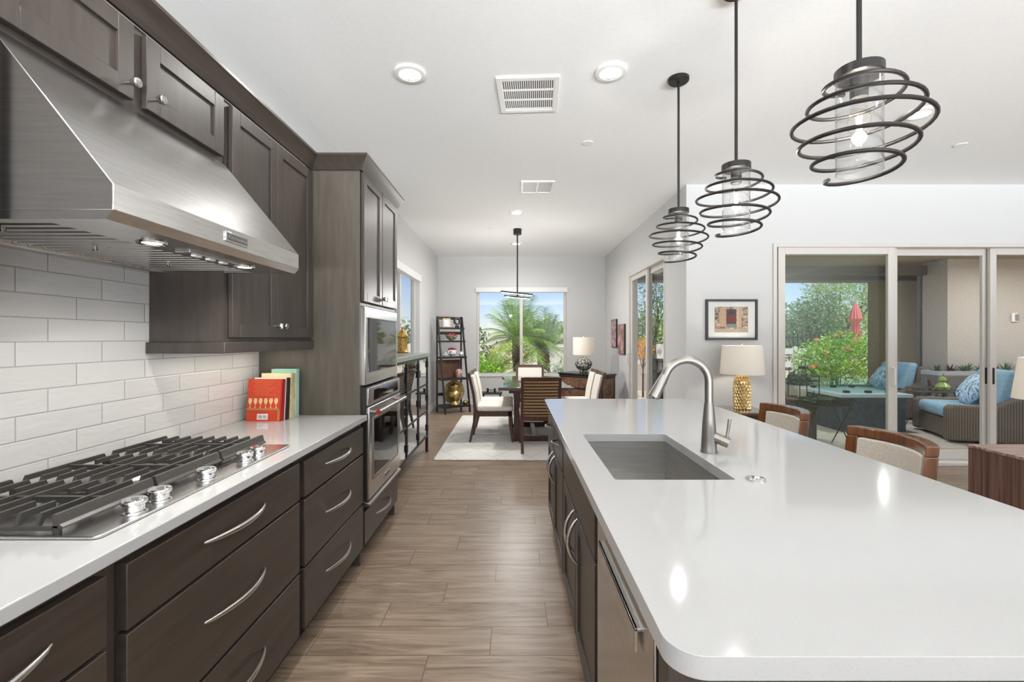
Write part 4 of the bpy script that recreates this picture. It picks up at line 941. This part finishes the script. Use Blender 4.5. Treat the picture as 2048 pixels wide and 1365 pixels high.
# ------------------------------------------------------------------ living side
q = thing('framed_picture', 'black framed print of a red door, hung above the gold lamp', 'picture', (2.362, YL-.03, 1.357))
fm = MB()
for a in ((2.084, 2.107, 1.357, 1.797), (2.618, 2.641, 1.357, 1.797), (2.107, 2.618, 1.357, 1.38), (2.107, 2.618, 1.774, 1.797)): fm.box(a[0], a[1], YL-.03, YL-.002, a[2], a[3])
fm.build('frame', mat('black frame', (34, 28, 26), .35), q, bevel=.002)
bx(2.107, 2.618, YL-.014, YL-.004, 1.38, 1.774).build('mat_board', mat('picture mat', (218, 217, 215), .7), q)
pm = art_mat('stone facade print', [(.34, lin((46, 36, 32))), (.43, lin((120, 96, 80))), (.54, lin((178, 150, 126))), (.68, lin((206, 194, 182)))], (1, 1, 1), 9)
pic = bx(2.18, 2.541, YL-.017, YL-.0142, 1.439, 1.717).build('print', pm, q)
def flat(x0, x1, z0, z1, c, nm, d=.0008):
    bx(x0, x1, YL-.0172-d, YL-.0172, z0, z1).build(nm, mat('print '+nm, c, .6), pic)
flat(2.235, 2.30, 1.50, 1.71, (182, 148, 120), 'left_pier'); flat(2.42, 2.47, 1.49, 1.71, (186, 154, 126), 'right_pier')
flat(2.306, 2.414, 1.53, 1.69, (70, 50, 42), 'doorway'); flat(2.325, 2.396, 1.545, 1.635, (112, 18, 24), 'red_door', .0014); flat(2.33, 2.39, 1.635, 1.665, (40, 42, 42), 'arch', .0014)
flat(2.306, 2.414, 1.490, 1.53, (116, 124, 122), 'gate'); flat(2.18, 2.541, 1.441, 1.478, (176, 152, 136), 'paving')
bx(2.107, 2.618, YL-.022, YL-.0215, 1.38, 1.774).build('glass', M_pane, q, False)
et = thing('end_table', 'dark wood end table under the gold lamp by living wall', 'table', (2.28, 4.71, 0))
bx(2.02, 2.53, 4.45, 4.95, .622, .652).build('top', M_table, et, bevel=.006)
bx(2.06, 2.49, 4.49, 4.91, .56, .622).build('apron', M_walnut, et)
for x in (2.06, 2.45):
    for y in (4.49, 4.87): MB().tube([(x+.02, y+.02, .58), (x+.02, y+.02, 0)], [.03, .02], 4).build('leg', M_walnut, et)
def gold_body():
    """a column covered in raised triangular facets"""
    mb = MB(); N = 18; rows = 11; vs = []; prof = lambda z: .078 if z < .27 else .078-.03*((z-.27)/.08)
    for j in range(rows+1):
        z = .35*j/rows
        for i in range(N):
            a = 2*math.pi*(i+.5*(j % 2))/N; r = prof(z); vs.append((r*math.cos(a), r*math.sin(a), z))
    fs = []
    for j in range(rows):
        for i in range(N):
            a, b = j*N+i, j*N+(i+1) % N; c, d = (j+1)*N+i, (j+1)*N+(i+1) % N
            tri = [(a, b, c), (b, d, c)] if j % 2 == 0 else [(a, b, d), (a, d, c)]
            m = sum((Vector(vs[k]) for k in tri[0]), Vector())/3; q = Vector((m.x, m.y, 0)).normalized(); vs.append(m+q*.010); e_ = len(vs)-1
            fs += [(tri[0][0], tri[0][1], e_), (tri[0][1], tri[0][2], e_), (tri[0][2], tri[0][0], e_), tri[1]]
    fs += [tuple(range(N))[::-1], tuple(rows*N+i for i in range(N))]
    return mb.add(vs, fs)
gl = table_lamp('gold_lamp', 'gold faceted table lamp with white shade on the end table', (2.345, 4.72, .653), [(0, 0), (.07, 0), (.07, .01), (0, .01)], M_gold, .34, (.212, .190, .357, .648), M_shade, 9)
gold_body().build('body', M_gold, gl, smooth=False, local=True)
zc = thing('zebra_console', 'long low console of striped zebra wood veneer at right edge', 'console', (3.6, 2.6, 0))
MB().box(3.33, 3.80, 1.7, 3.37, 0, .58).build('body', M_zebra, zc, bevel=.002)
bx(3.325, 3.805, 1.695, 3.375, .58, .60).build('top', noisy('zebra veneer top', (118, 92, 88), (176, 150, 142), (1, 30, 30), 1.4, .25, detail=4), zc, bevel=.002)
table_lamp('console_lamp', 'white shade lamp on the zebra console, cut off by right edge', (3.62, 3.1, .601), [(0, 0), (.08, 0), (.09, .03), (.06, .09), (.085, .16), (.09, .22), (.05, .30), (.02, .33), (0, .33)], mat('white glazed base', (224, 222, 218), .2), .32, (.185, .15, .362, .645), M_shade, 4)

# ------------------------------------------------------------------ patio
struct('floor_patio', bx(2.0, 13, 5.15, 9.5, -.16, -.012), M_terrace, smooth=False)
struct('ceiling_patio', bx(2.0, 13, 5.15, 9.4, 2.72, 2.9), noisy('tan patio ceiling', (150, 134, 108), (162, 146, 120), ns=20, rough=.9), smooth=False)
for x, y in ((3.6, 6.9), (5.6, 6.9), (7.9, 6.6), (9.8, 6.6)):  # downlights added to brighten the roofed patio
    q = thing('patio_fill_light', 'added fill light in the tan patio ceiling', 'light', (x, y, 2.71), 0, 'added patio fill lights')
    MB().lathe([(.06, -.004), (.09, -.006), (.092, .012), (.06, .012)], x, y, 2.71).build('trim_ring', M_white, q); MB().lathe([(0, .002), (.062, .001), (.062, .01), (0, .01)], x, y, 2.71).build('lens', M_can, q)
    lamp('patio_fill_lamp', 'AREA', (x, y, 2.695), 20, q, (1, .97, .93), .13, 3.0)
struct('beam_patio', MB().box(2.0, 13, 9.0, 9.4, 2.5, 2.72).box(2.0, 7.4, 8.62, 8.9, 2.58, 2.72), M_brown, smooth=False)
struct('wall_patio', MB().box(7.36, 13, 7.8, 7.95, -.16, 2.72).box(7.36, 7.5, 7.95, 8.28, -.16, 2.72), M_stucco_grey, smooth=False)
struct('column_patio_1', bx(7.55, 8.1, 9.0, 9.4, -.16, 2.5), M_stucco, smooth=False, bevel=.01)
struct('column_patio_2', bx(7.157, 7.33, 9.0, 9.3, -.16, 2.58), M_olive, smooth=False, bevel=.008)
tag(bx(7.33, 7.37, 8.30, 8.36, -.012, 2.6).build('screen_track', M_grey, None), 'vertical grey metal screen track at the patio wall corner', 'track')
tag(bx(6.78, 7.75, 8.18, 8.29, 2.50, 2.66).build('screen_housing', M_brown, None), 'brown roller screen housing under the patio ceiling', 'screen housing')
sw = thing('wall_switch', 'small white switch box mounted on the patio wall', 'switch', (8.5, 7.79, 1.66))
bx(8.43, 8.53, 7.775, 7.799, 1.65, 1.80).build('box', M_white, sw, bevel=.006); bx(8.48, 8.54, 7.765, 7.776, 1.67, 1.78).build('cover', mat('grey cover', (140, 138, 132), .5), sw, bevel=.003)
tag(bx(4.75, 6.0, 5.2, 5.75, -.012, .004).build('door_mat', make_wicker('woven mat', (128, 116, 98), (186, 172, 150)), None), 'woven tan door mat on the patio outside the slider', 'mat')

def wicker_chair(label, loc, rz, pillow):
    t = thing('wicker_armchair', label, 'armchair', loc, rz, 'wicker swivel chairs on the patio')
    for s_ in (-1, 1):
        P = [(-.45, .03), (-.45, .46), (-.40, .50), (.05, .50), (.30, .62), (.44, .70), (.46, .60), (.44, .03)]
        x = s_*.46; MB().prism(P, 'x', x-.075, x+.075).build('arm', M_wicker, t, local=True, bevel=.03, segs=3)
    MB().box(-.385, .385, -.41, .40, .05, .30).build('seat_base', M_wicker, t, local=True)
    MB().prism([(.30, .28), (.36, .9), (.44, .9), (.45, .28)], 'x', -.40, .40).build('back_frame', M_wicker, t, local=True, bevel=.03)
    MB().lathe([(0, 0), (.3, 0), (.3, .03), (.12, .06), (0, .06)]).build('swivel_base', M_black, t, local=True)
    MB().box(-.375, .375, -.44, .22, .31, .48).build('seat_cushion', M_blue, t, local=True, bevel=.06, segs=4)
    MB().prism([(.13, .49), (.24, .96), (.40, .96), (.31, .49)], 'x', -.36, .36).build('back_cushion', M_blue, t, local=True, bevel=.06, segs=4)
    if pillow:
        q = thing('throw_pillow', pillow, 'pillow', (0, 0, 0), 0, 'patterned pillows on the patio chairs')
        Mx = Matrix.Translation(loc) @ Matrix.Rotation(rz, 4, 'Z') @ Matrix.Translation((.02, .02, .68)) @ Matrix.Rotation(-.5, 4, 'X') @ Matrix.Rotation(.3, 4, 'Y')
        vs, fs = ball_data((0, 0, 0), 1, (1, 1, 1), 20, 12); pw = lambda v, e: math.copysign(abs(v)**e, v)
        mb = MB().add([Mx @ Vector((pw(x, .6)*.23, y*.08, pw(z, .6)*.21)) for x, y, z in vs], fs); mb.build('cover', M_pattern, q)
    return t
def pat():
    m = mat('blue leaf print', (200, 220, 232), .85); t = NT(m); f = t.noise(t.coords(), 7, 2, .5, 2.2)
    t.l.new(t.ramp(f, [(.36, lin((58, 88, 132))), (.42, lin((142, 182, 210))), (.52, lin((206, 224, 232))), (.6, lin((120, 164, 198)))]), t.n['Principled BSDF'].inputs['Base Color']); return m
M_pattern = pat()
wicker_chair('brown wicker swivel armchair with light blue cushions, nearest the slider', (6.365, 6.43, -.012), math.radians(-111), 'blue leaf print pillow on the nearest wicker armchair')
wicker_chair('brown wicker swivel armchair with blue cushions, partly behind the door stile', (6.62, 8.3, -.012), math.radians(-95), 'blue leaf print pillow on the wicker armchair beside the fire table')
# fire table
M_ftop = mat('pale blue grey stone', (176, 192, 198), .35)
t = thing('fire_table', 'dark fire table with pale stone top and glass wind guard', 'fire table', (5.36, 7.3, 0))
bx(4.86, 5.8, 6.8, 7.82, -.01, .50).build('base', noisy('dark slate', (52, 62, 70), (74, 86, 94), ns=12, rough=.7), t)
bx(4.80, 5.86, 6.74, 7.88, .50, .55).build('top', M_ftop, t, bevel=.004)
gd = MB().box(5.0, 5.66, 6.93, 6.938, .55, .74).box(5.0, 5.66, 7.68, 7.688, .55, .74).box(5.0, 5.008, 6.938, 7.68, .55, .74).box(5.652, 5.66, 6.938, 7.68, .55, .74)
gd.build('wind_guard', make_glass('guard glass', (.82, .93, .92), 1.5), t, False)
for x in (5.0, 5.33, 5.64):
    for y in (6.925, 7.685): bx(x-.025, x+.045, y-.03, y+.03, .55, .585).build('clip', M_black, t)
def tray_table(label, x0, x1, y0, y1, z, m_):
    q = thing('tray_table', label, 'table', ((x0+x1)/2, (y0+y1)/2, -.012), 0, 'folding wire tray tables'); mb = MB()
    for i in range(9): mb.tube([(x0, y0+(y1-y0)*i/8, z), (x1, y0+(y1-y0)*i/8, z)], .004, 5)
    for i in range(13): mb.tube([(x0+(x1-x0)*i/12, y0, z), (x0+(x1-x0)*i/12, y1, z)], .004, 5)
    mb.build('tray_mesh', m_, q)
    rm = MB()
    for zz in (z+.01, z+.075):
        rm.tube([(x0, y0, zz), (x1, y0, zz), (x1, y1, zz), (x0, y1, zz)], .006, 6, closed=True)
    for i in range(8):
        for yy in (y0, y1): rm.tube([(x0+(x1-x0)*(i+.5)/8+.022*math.cos(a), yy, z+.042+.026*math.sin(a)) for a in [2*math.pi*k/10 for k in range(10)]], .0035, 5, closed=True)
    rm.build('scroll_rim', m_, q)
    for xx in (x0+.02, x1-.02):
        MB().tube([(xx, y0, z), (xx, y1, -.01)], .007, 6).build('leg', m_, q); MB().tube([(xx, y1, z), (xx, y0, -.01)], .007, 6).build('leg', m_, q)
    return q
M_wire = mat('grey wire', (108, 104, 98), .45, .6)
tray_table('folding wire tray table with scroll rim between the wicker armchairs', 6.3, 7.1, 7.22, 7.4, .52, M_wire)
gz = thing('green_gourd', 'green ceramic gourd ornament standing on the wire tray table', 'ornament', (6.82, 7.31, .525))
MB().lathe([(0, 0), (.05, 0), (.095, .04), (.10, .08), (.06, .13), (.04, .15), (.055, .18), (.045, .215), (.012, .24), (0, .243)], n=20).build('body', mat('green glaze', (146, 166, 92), .3), gz, local=True)
MB().tube([(0, 0, .24), (.005, 0, .265), (.018, 0, .28)], .006, 6).build('stem', M_trunk, gz, local=True)
tray_table('black wire tray table with crossed legs beside the dark wicker stand', 3.78, 4.24, 5.75, 6.1, .52, M_black)
ws = thing('wicker_stand', 'dark woven wicker plant stand outside the tinted door panel', 'stand', (3.96, 6.3, -.012))
MB().box(3.80, 4.07, 6.16, 6.44, -.01, .52).build('body', M_wickerd, ws, bevel=.02); MB().box(3.70, 4.10, 6.12, 6.48, .52, .56).build('top', M_wickerd, ws, bevel=.01)
lt = thing('black_lantern', 'open black metal lantern with a cream candle on wicker stand', 'lantern', (3.97, 6.3, .561))
lm = MB()
for sx in (-1, 1):
    for sy in (-1, 1):
        lm.cyl((3.97+sx*.13, 6.3+sy*.13, .561), (3.97+sx*.13, 6.3+sy*.13, .86), .006, n=6); lm.cyl((3.97+sx*.13, 6.3+sy*.13, .86), (3.97+sx*.035, 6.3+sy*.035, .96), .006, n=6)
for z in (.568, .80, .86): lm.tube([(3.97+a*.13, 6.3+b*.13, z) for a, b in ((-1, -1), (1, -1), (1, 1), (-1, 1))], .006, 6, closed=True)
lm.build('frame', M_black, lt); bx(3.925, 4.015, 6.255, 6.345, .955, .99).build('cap', M_black, lt, bevel=.004)
MB().tube([(3.97+.03*math.cos(a), 6.3, 1.02+.035*math.sin(a)) for a in [2*math.pi*i/16 for i in range(16)]], .005, 6, closed=True).build('ring', M_black, lt)
bx(3.85, 4.09, 6.18, 6.42, .561, .567).build('floor_plate', M_black, lt)
MB().lathe([(0, 0), (.05, 0), (.05, .12), (0, .118)], 3.95, 6.3, .567, 18).build('candle', mat('cream candle', (222, 214, 196), .5), lt)
def spiky(nm, label, loc, n, L, m_, cat='plant', group=None, droop=.3, w=.02, segs=5, up=.25):
    """a rosette of arching strap leaves"""
    t = thing(nm, label, cat, loc, 0, group); mb = MB()
    for i in range(n):
        a = i*2.399+rnd(-.2, .2); e = up+(1-up)*rnd(.2, 1); l = L*rnd(.7, 1.1); vs = []
        for k in range(segs+1):
            s_ = k/segs; r = l*s_*math.cos(e*1.4)*(1+.2*s_); z = l*s_*math.sin(e*1.4)-droop*l*s_*s_; ww = w*(1-s_*.95)
            vs += [(r*math.cos(a)-ww*math.sin(a), r*math.sin(a)+ww*math.cos(a), z), (r*math.cos(a)+ww*math.sin(a), r*math.sin(a)-ww*math.cos(a), z)]
        mb.add(vs, [(2*k, 2*k+1, 2*k+3, 2*k+2) for k in range(segs)])
    mb.build('foliage', m_, t, True, local=True); return t
def leafy(nm, label, loc, blobs, m_, size, cat='plant', group=None, asp=2.2, trunk=None, flowers=0, mt=None, shell=.55):
    t = thing(nm, label, cat, loc, 0, group); mb = MB()
    for cx, cy, cz, rx, ry, rz_, n in blobs: leaf_cloud(mb, (cx, cy, cz), (rx, ry, rz_), n, size, asp, shell)
    fo = mb.build('foliage', m_, t, False, local=True)
    if trunk:
        tm = MB(); tm.tube([(0, 0, -loc[2]-.16), (trunk[0]*.1, 0, trunk[1]*.5), (0, 0, trunk[1])], [trunk[0], trunk[0]*.8, trunk[0]*.5], 8)
        for i in range(trunk[2]):
            a = i*2.4; q = blobs[i % len(blobs)]; tm.tube([(0, 0, trunk[1]*.7), (q[0]*.5+.1*math.cos(a), q[1]*.5+.1*math.sin(a), (trunk[1]*.8+q[2])*.5), (q[0]+q[3]*.5*math.cos(a), q[1]+q[4]*.5*math.sin(a), q[2]+q[5]*.3)], [trunk[0]*.45, trunk[0]*.3, .012], 6)
        tm.build('trunk', M_trunk, t, local=True)
    for i in range(flowers):
        q = blobs[i % len(blobs)]; a = rnd(-2.6, -.5); b = rnd(.0, 1.1); c = (q[0]+q[3]*math.cos(a)*math.cos(b)*1.02, q[1]+q[4]*math.sin(a)*math.cos(b)*1.05, q[2]+q[5]*math.sin(b)*1.05)
        leaf_cloud(MB(), c, (.05, .05, .04), 22, .045, 1.4, .3).build('blossom', mt, t, False, local=True)
    return t
spiky('stand_plant', 'dark leafy plant beside the lantern on the wicker stand', (4.03, 6.12+.05, .56), 26, .16, M_succ, up=.1, w=.022)
leafy('tray_plant', 'low trailing plant spread on the black wire tray table', (4.0, 5.93, .56), [(-.05, 0, .02, .2, .12, .05, 260)], M_succ, .05)
# succulent bench along the patio wall
t = thing('planter_bench', 'grey metal two-tier planter bench against the patio wall', 'bench', (8.1, 7.6, 0))
fm = MB().box(6.85, 9.4, 7.42, 7.46, .77, .84).box(6.85, 9.4, 7.70, 7.74, .77, .84).box(6.85, 6.89, 7.46, 7.70, .77, .84).box(9.36, 9.4, 7.46, 7.70, .77, .84)
M_bench = mat('pale grey bench metal', (168, 172, 178), .45)
fm.build('top_frame', M_bench, t, bevel=.003); bx(6.89, 9.36, 7.46, 7.70, .775, .80).build('top_tray', M_bench, t); bx(6.9, 9.36, 7.44, 7.72, .38, .41).build('lower_tray', M_bench, t)
for x in (6.85, 8.07, 8.2, 9.34):
    for y in (7.42, 7.68): bx(x, x+.06, y, y+.06, -.012, .77).build('leg', M_grey, t)
M_succr = make_leaf('dusky red succulent', (66, 62, 60), (112, 84, 84), (128, 140, 122))
for i in range(11):
    spiky('succulent', 'succulent rosette number on the bench', (7.0+i*.225, 7.58+rnd(-.04, .04), .80), 26, rnd(.17, .25), M_succr if i % 3 == 1 else M_succ, group='succulents on the bench top', up=.15, w=.026, droop=.15)
for i in range(6):
    spiky('succulent', 'succulent low', (7.05+i*.26, 7.55, .412), 24, .15, M_succ, group='succulents on the lower bench tray', up=.15, w=.026, droop=.15)
ii = [o for o in scn.objects if o.name.startswith('succulent')]
UP = ['first succulent from the left end of the bench top', 'second succulent from the left on the bench top', 'third succulent from the left on the bench top', 'fourth succulent from the left on the bench top', 'fifth succulent from the left on the bench top', 'sixth succulent along the bench top behind the armchair', 'seventh succulent along the bench top behind the armchair', 'eighth succulent along the bench top behind the armchair', 'ninth succulent along the bench top toward the right edge', 'tenth succulent along the bench top toward the right edge', 'last succulent on the bench top at the right end']
LO = ['first succulent from the left on the lower bench tray', 'second succulent from the left on the lower bench tray', 'third succulent from the left on the lower bench tray', 'fourth succulent from the left on the lower bench tray', 'fifth succulent from the left on the lower bench tray', 'rightmost succulent on the lower bench tray']
for o, lb in zip(sorted([o for o in ii if o.location.z > .6], key=lambda o: o.location.x), UP): o['label'] = lb
for o, lb in zip(sorted([o for o in ii if o.location.z < .6], key=lambda o: o.location.x), LO): o['label'] = lb

# ------------------------------------------------------------------ garden beyond the patio
pt = thing('planter_pot', 'round beige planter pot behind the black lantern', 'pot', (5.3, 8.55, -.012))
MB().lathe([(0, 0), (.15, 0), (.22, .48), (.23, .52), (.20, .52), (.18, .46), (0, .46)], n=26).build('pot', M_stucco, pt, local=True); leafy('pot_plant', 'leafy green plant growing in the beige planter pot', (5.3, 8.55, .46), [(0, 0, .14, .22, .2, .16, 420)], M_succ, .07)
leafy('flowering_shrub', 'large bright green shrub with orange blossoms beyond the patio', (7.75, 11.2, -.16), [(-.3, 0, .95, .6, .55, .6, 1500), (.25, 0, 1.05, .75, .6, .68, 1900), (.95, .1, 1.0, .6, .55, .65, 1400), (-.6, -.1, .6, .35, .4, .4, 500)], M_leaf, .085, 'shrub', asp=2.4, trunk=(.05, .7, 4), flowers=16, mt=M_flower)
spiky('cycad', 'spiky green cycad in front of the flowering shrub', (7.0, 9.95, -.1), 56, .95, M_leaf, up=.3, w=.04, droop=.35, segs=6)
leafy('garden_succulent', 'low pale green ground plant left of the cycad', (6.0, 9.6, -.16), [(0, 0, .35, .5, .35, .4, 900), (-.5, .1, .4, .35, .3, .3, 500)], make_leaf('jade green', (96, 126, 92), (132, 162, 120), (170, 190, 150)), .1, asp=1.8)
um = thing('patio_umbrella', 'closed coral pink garden umbrella standing behind the flowering shrub', 'umbrella', (11.9, 16, -.16))
MB().cyl((0, 0, 0), (0, 0, 2.85), .03, n=10).build('pole', mat('pale pole', (190, 196, 200), .4), um, local=True)
fo = MB(); N = 24; rows = [(1.2, .12), (1.6, .11), (2.1, .10), (2.2, .165), (2.45, .12), (2.7, .05), (2.74, .03)]; vs = []
for z, r in rows: vs += [(r*(1+.22*(i % 2))*math.cos(2*math.pi*i/N), r*(1+.22*(i % 2))*math.sin(2*math.pi*i/N), z) for i in range(N)]
fo.add(vs, [(j*N+i, j*N+(i+1) % N, (j+1)*N+(i+1) % N, (j+1)*N+i) for j in range(len(rows)-1) for i in range(N)]); fo.build('canopy', mat('coral canvas', (232, 132, 132), .85), um, local=True)
fe = thing('white_fence', 'white rail fence at left of the flowering shrub', 'fence', (8.0, 13, -.16))
for z in (.55, .92): bx(7.2, 8.6, 12.97, 13.03, z, z+.16).build('rail', M_white, fe)
for x in (7.25, 7.9, 8.5): bx(x, x+.1, 12.94, 13.06, -.16, 1.12).build('post', M_white, fe)
pk = thing('picket_fence', 'row of thin black metal pickets behind the white fence', 'fence', (9, 14, -.16))
for i in range(16): MB().cyl((8.0+i*.13, 14, -.16), (8.0+i*.13, 14, 1.5), .014, n=6).build('picket', M_black, pk)
bx(7.95, 10.0, 13.985, 14.015, 1.38, 1.41).build('rail', M_black, pk)
leafy('dark_tree', 'rounded dark green tree beyond the patio at left', (14.0, 22, -.16), [(-.3, 0, 2.0, 1.5, 1.2, 1.3, 2200), (.6, 0, 2.6, 1.3, 1.1, 1.2, 1800), (-1.2, 0, 1.3, 1.0, .8, .9, 1000), (.9, 0, 1.5, 1.2, 1, 1.0, 1000)], M_leafd, .17, 'tree', asp=2.6, trunk=(.14, 1.4, 6), shell=.4)
leafy('pale_tree', 'tall feathery pale green tree rising behind the pink umbrella', (18.2, 25, -.16), [(0, 0, 3.4, 2.4, 1.8, 1.7, 2600), (-1.2, 0, 4.3, 1.3, 1.2, .8, 900), (1.6, 0, 4.2, 1.8, 1.4, 1.4, 1500), (0, 0, 1.8, 2.8, 1.8, 1.4, 1500)], M_leafl, .2, 'tree', asp=4, trunk=(.16, 2, 8), shell=.3)
leafy('slider_tree', 'sparse olive tree seen through the dining slider', (5.2, 17, -.16), [(0, 0, 2.7, 1.2, 1, 1.0, 800), (.5, 0, 3.3, 1, .9, .7, 500), (-.5, 0, 1.9, .8, .8, .6, 400)], M_leafd, .15, 'tree', asp=3, trunk=(.1, 1.5, 6), shell=.2)
leafy('willowy_tree', 'grey green weeping tree seen through the dining slider', (5.6, 12.9, -.16), [(0, 0, 2.2, .8, .7, 1.0, 900), (.3, 0, 1.3, .6, .6, .6, 500)], M_palmgrey, .2, 'tree', asp=7, trunk=(.07, 1.3, 5), shell=.3)
leafy('orange_shrub', 'golden orange shrub seen through the dining slider', (3.35, 11.9, -.16), [(0, 0, 1.25, .28, .3, .3, 700)], M_yel, .07, 'shrub', trunk=(.03, 1.0, 4))
tag(bx(2.4, 6.5, 13.4, 13.6, -.16, .62).build('garden_wall', M_stucco_grey, None), 'low pale garden wall seen through the dining slider', 'wall')
gr = thing('barbecue_grill', 'black barbecue grill on the patio outside the dining slider', 'grill', (2.75, 8.35, -.012))
bx(2.55, 3.05, 8.1, 8.6, .3, .78).build('body', M_black, gr, bevel=.02); MB().prism([(8.1, .78), (8.6, .78), (8.56, .95), (8.42, 1.0), (8.2, .96)], 'x', 2.55, 3.05).build('lid', M_black, gr, bevel=.02)
MB().cyl((2.6, 8.07, .86), (3.0, 8.07, .86), .012, n=8).build('handle', M_nickel, gr)
for x in (2.58, 2.98):
    for y in (8.14, 8.53): bx(x, x+.04, y, y+.04, -.012, .3).build('leg', M_black, gr)
# beyond the far dining window
def palm(nm, label, loc, th, tr, nf, L, m_):
    t = thing(nm, label, 'palm tree', loc, 0, 'palms outside the dining window')
    pts = [(0, 0, -.02)]; rs = [tr*1.15]; k = int(th/.07)
    for i in range(k): pts.append((.02*math.sin(i*.3), 0, th*(i+1)/k)); rs.append(tr*(1.0+.14*(i % 2)))
    MB().tube(pts, rs, 12).build('trunk', M_bark, t, local=True)
    for i in range(nf):
        a = i*2.399; e = math.radians(82-84*(i/nf)); l = L*rnd(.85, 1.1); mb = MB(); P = []
        for k in range(13):
            s_ = k/12; r = l*s_*math.cos(e)*(1-.12*s_)+.03; z = th+l*s_*math.sin(e)-.5*l*s_*s_*max(.25, math.cos(e)); P.append(Vector((r*math.cos(a), r*math.sin(a), z)))
        mb.tube(P, [.012*(1-.8*k/12) for k in range(13)], 5); sd_ = Vector((-math.sin(a), math.cos(a), 0))
        for k in range(4, 48):
            s_ = k/48; j = min(11, int(s_*12)); p = P[j].lerp(P[j+1], s_*12-j); tg = (P[j+1]-P[j]).normalized(); ll = l*.30*math.sin(math.pi*min(1, s_*.9+.08))**.7+.04
            for sg in (-1, 1):
                d = (sd_*sg*.8+tg*.6+Vector((0, 0, -.22+rnd(-.1, .1)))).normalized(); w = tg.cross(d).cross(d).normalized()*.0062
                mb.add([p-w, p+w, p+d*ll], [(0, 1, 2)])
        mb.build('frond', m_, t, False, local=True)
    return t
palm('date_palm', 'tall date palm with feathery fronds, nearer left of window mullion', (.10, 12.6, -.16), 1.50, .12, 32, 1.5, M_palm)
palm('date_palm', 'grey green date palm right of the window mullion', (.85, 13.0, -.16), 1.22, .17, 34, 1.3, M_palmgrey)
palm('small_palm', 'small low palm in front of the taller date palms', (-.45, 11.9, -.16), .5, .08, 24, .75, M_palm)
leafy('leafy_tree', 'slender dark leafy tree at the left window edge', (-1.55, 12.9, -.16), [(0, 0, 1.5, .5, .4, .95, 1000), (.15, 0, 2.35, .3, .25, .3, 160), (.5, 0, 1.0, .5, .4, .6, 700)], M_leafd, .09, 'tree', trunk=(.04, 1.5, 4))
leafy('window_shrub', 'bright green shrub at the lower left outside the window', (-1.15, 11.2, -.16), [(0, 0, .8, .55, .4, .6, 1400), (.5, .2, .6, .4, .4, .4, 600)], M_leaf, .08, 'shrub')
leafy('yellow_shrub', 'yellow green shrub behind the palms outside the window', (-.1, 14.2, -.16), [(0, 0, 1.0, .9, .4, .45, 1100)], make_leaf('yellow green', (150, 170, 50), (196, 200, 70), (226, 214, 96)), .1, 'shrub')
leafy('silver_grass', 'pale silvery grass clump outside the lower right of window', (1.35, 11.0, -.16), [(0, 0, .55, .7, .4, .5, 900)], make_leaf('silver grass', (150, 166, 140), (186, 198, 176), (214, 220, 204)), .28, 'grass', asp=12)
tag(bx(-9, 6, 17, 17.2, -.16, 1.15).build('boundary_wall', noisy('white painted block', (226, 224, 218), (236, 234, 228), ns=8, rough=.9), None), 'white boundary wall behind the palms outside the window', 'wall')
tag(bx(-4.6, -4.4, -2, 11, -.16, 3.6).build('neighbour_wall', noisy('pale blue stucco', (176, 198, 206), (188, 210, 218), ns=20, rough=.9), None), 'pale blue neighbouring wall outside the left dining window', 'wall')
for i, (x, y, r, h_) in enumerate(((9.5, 30, 3, 3.2), (22, 34, 4.2, 4.0), (31, 37, 4.4, 4.6), (-5.0, 30, 3.6, 2.8), (3.0, 32, 3.8, 2.8))):
    leafy('background_tree', ['broad hazy tree far behind the dark tree', 'broad hazy tree far right beyond the umbrella', 'most distant hazy tree at far right', 'low distant tree beyond the left side of the palms', 'low distant tree beyond the right side of the palms'][i], (x, y, -.16), [(0, 0, h_*.5, r, r*.6, h_*.55, 1200)], M_leafd if i % 2 else M_leafl, .4, 'tree', group='distant trees', asp=2, trunk=(.2, h_*.4, 4), shell=.35)
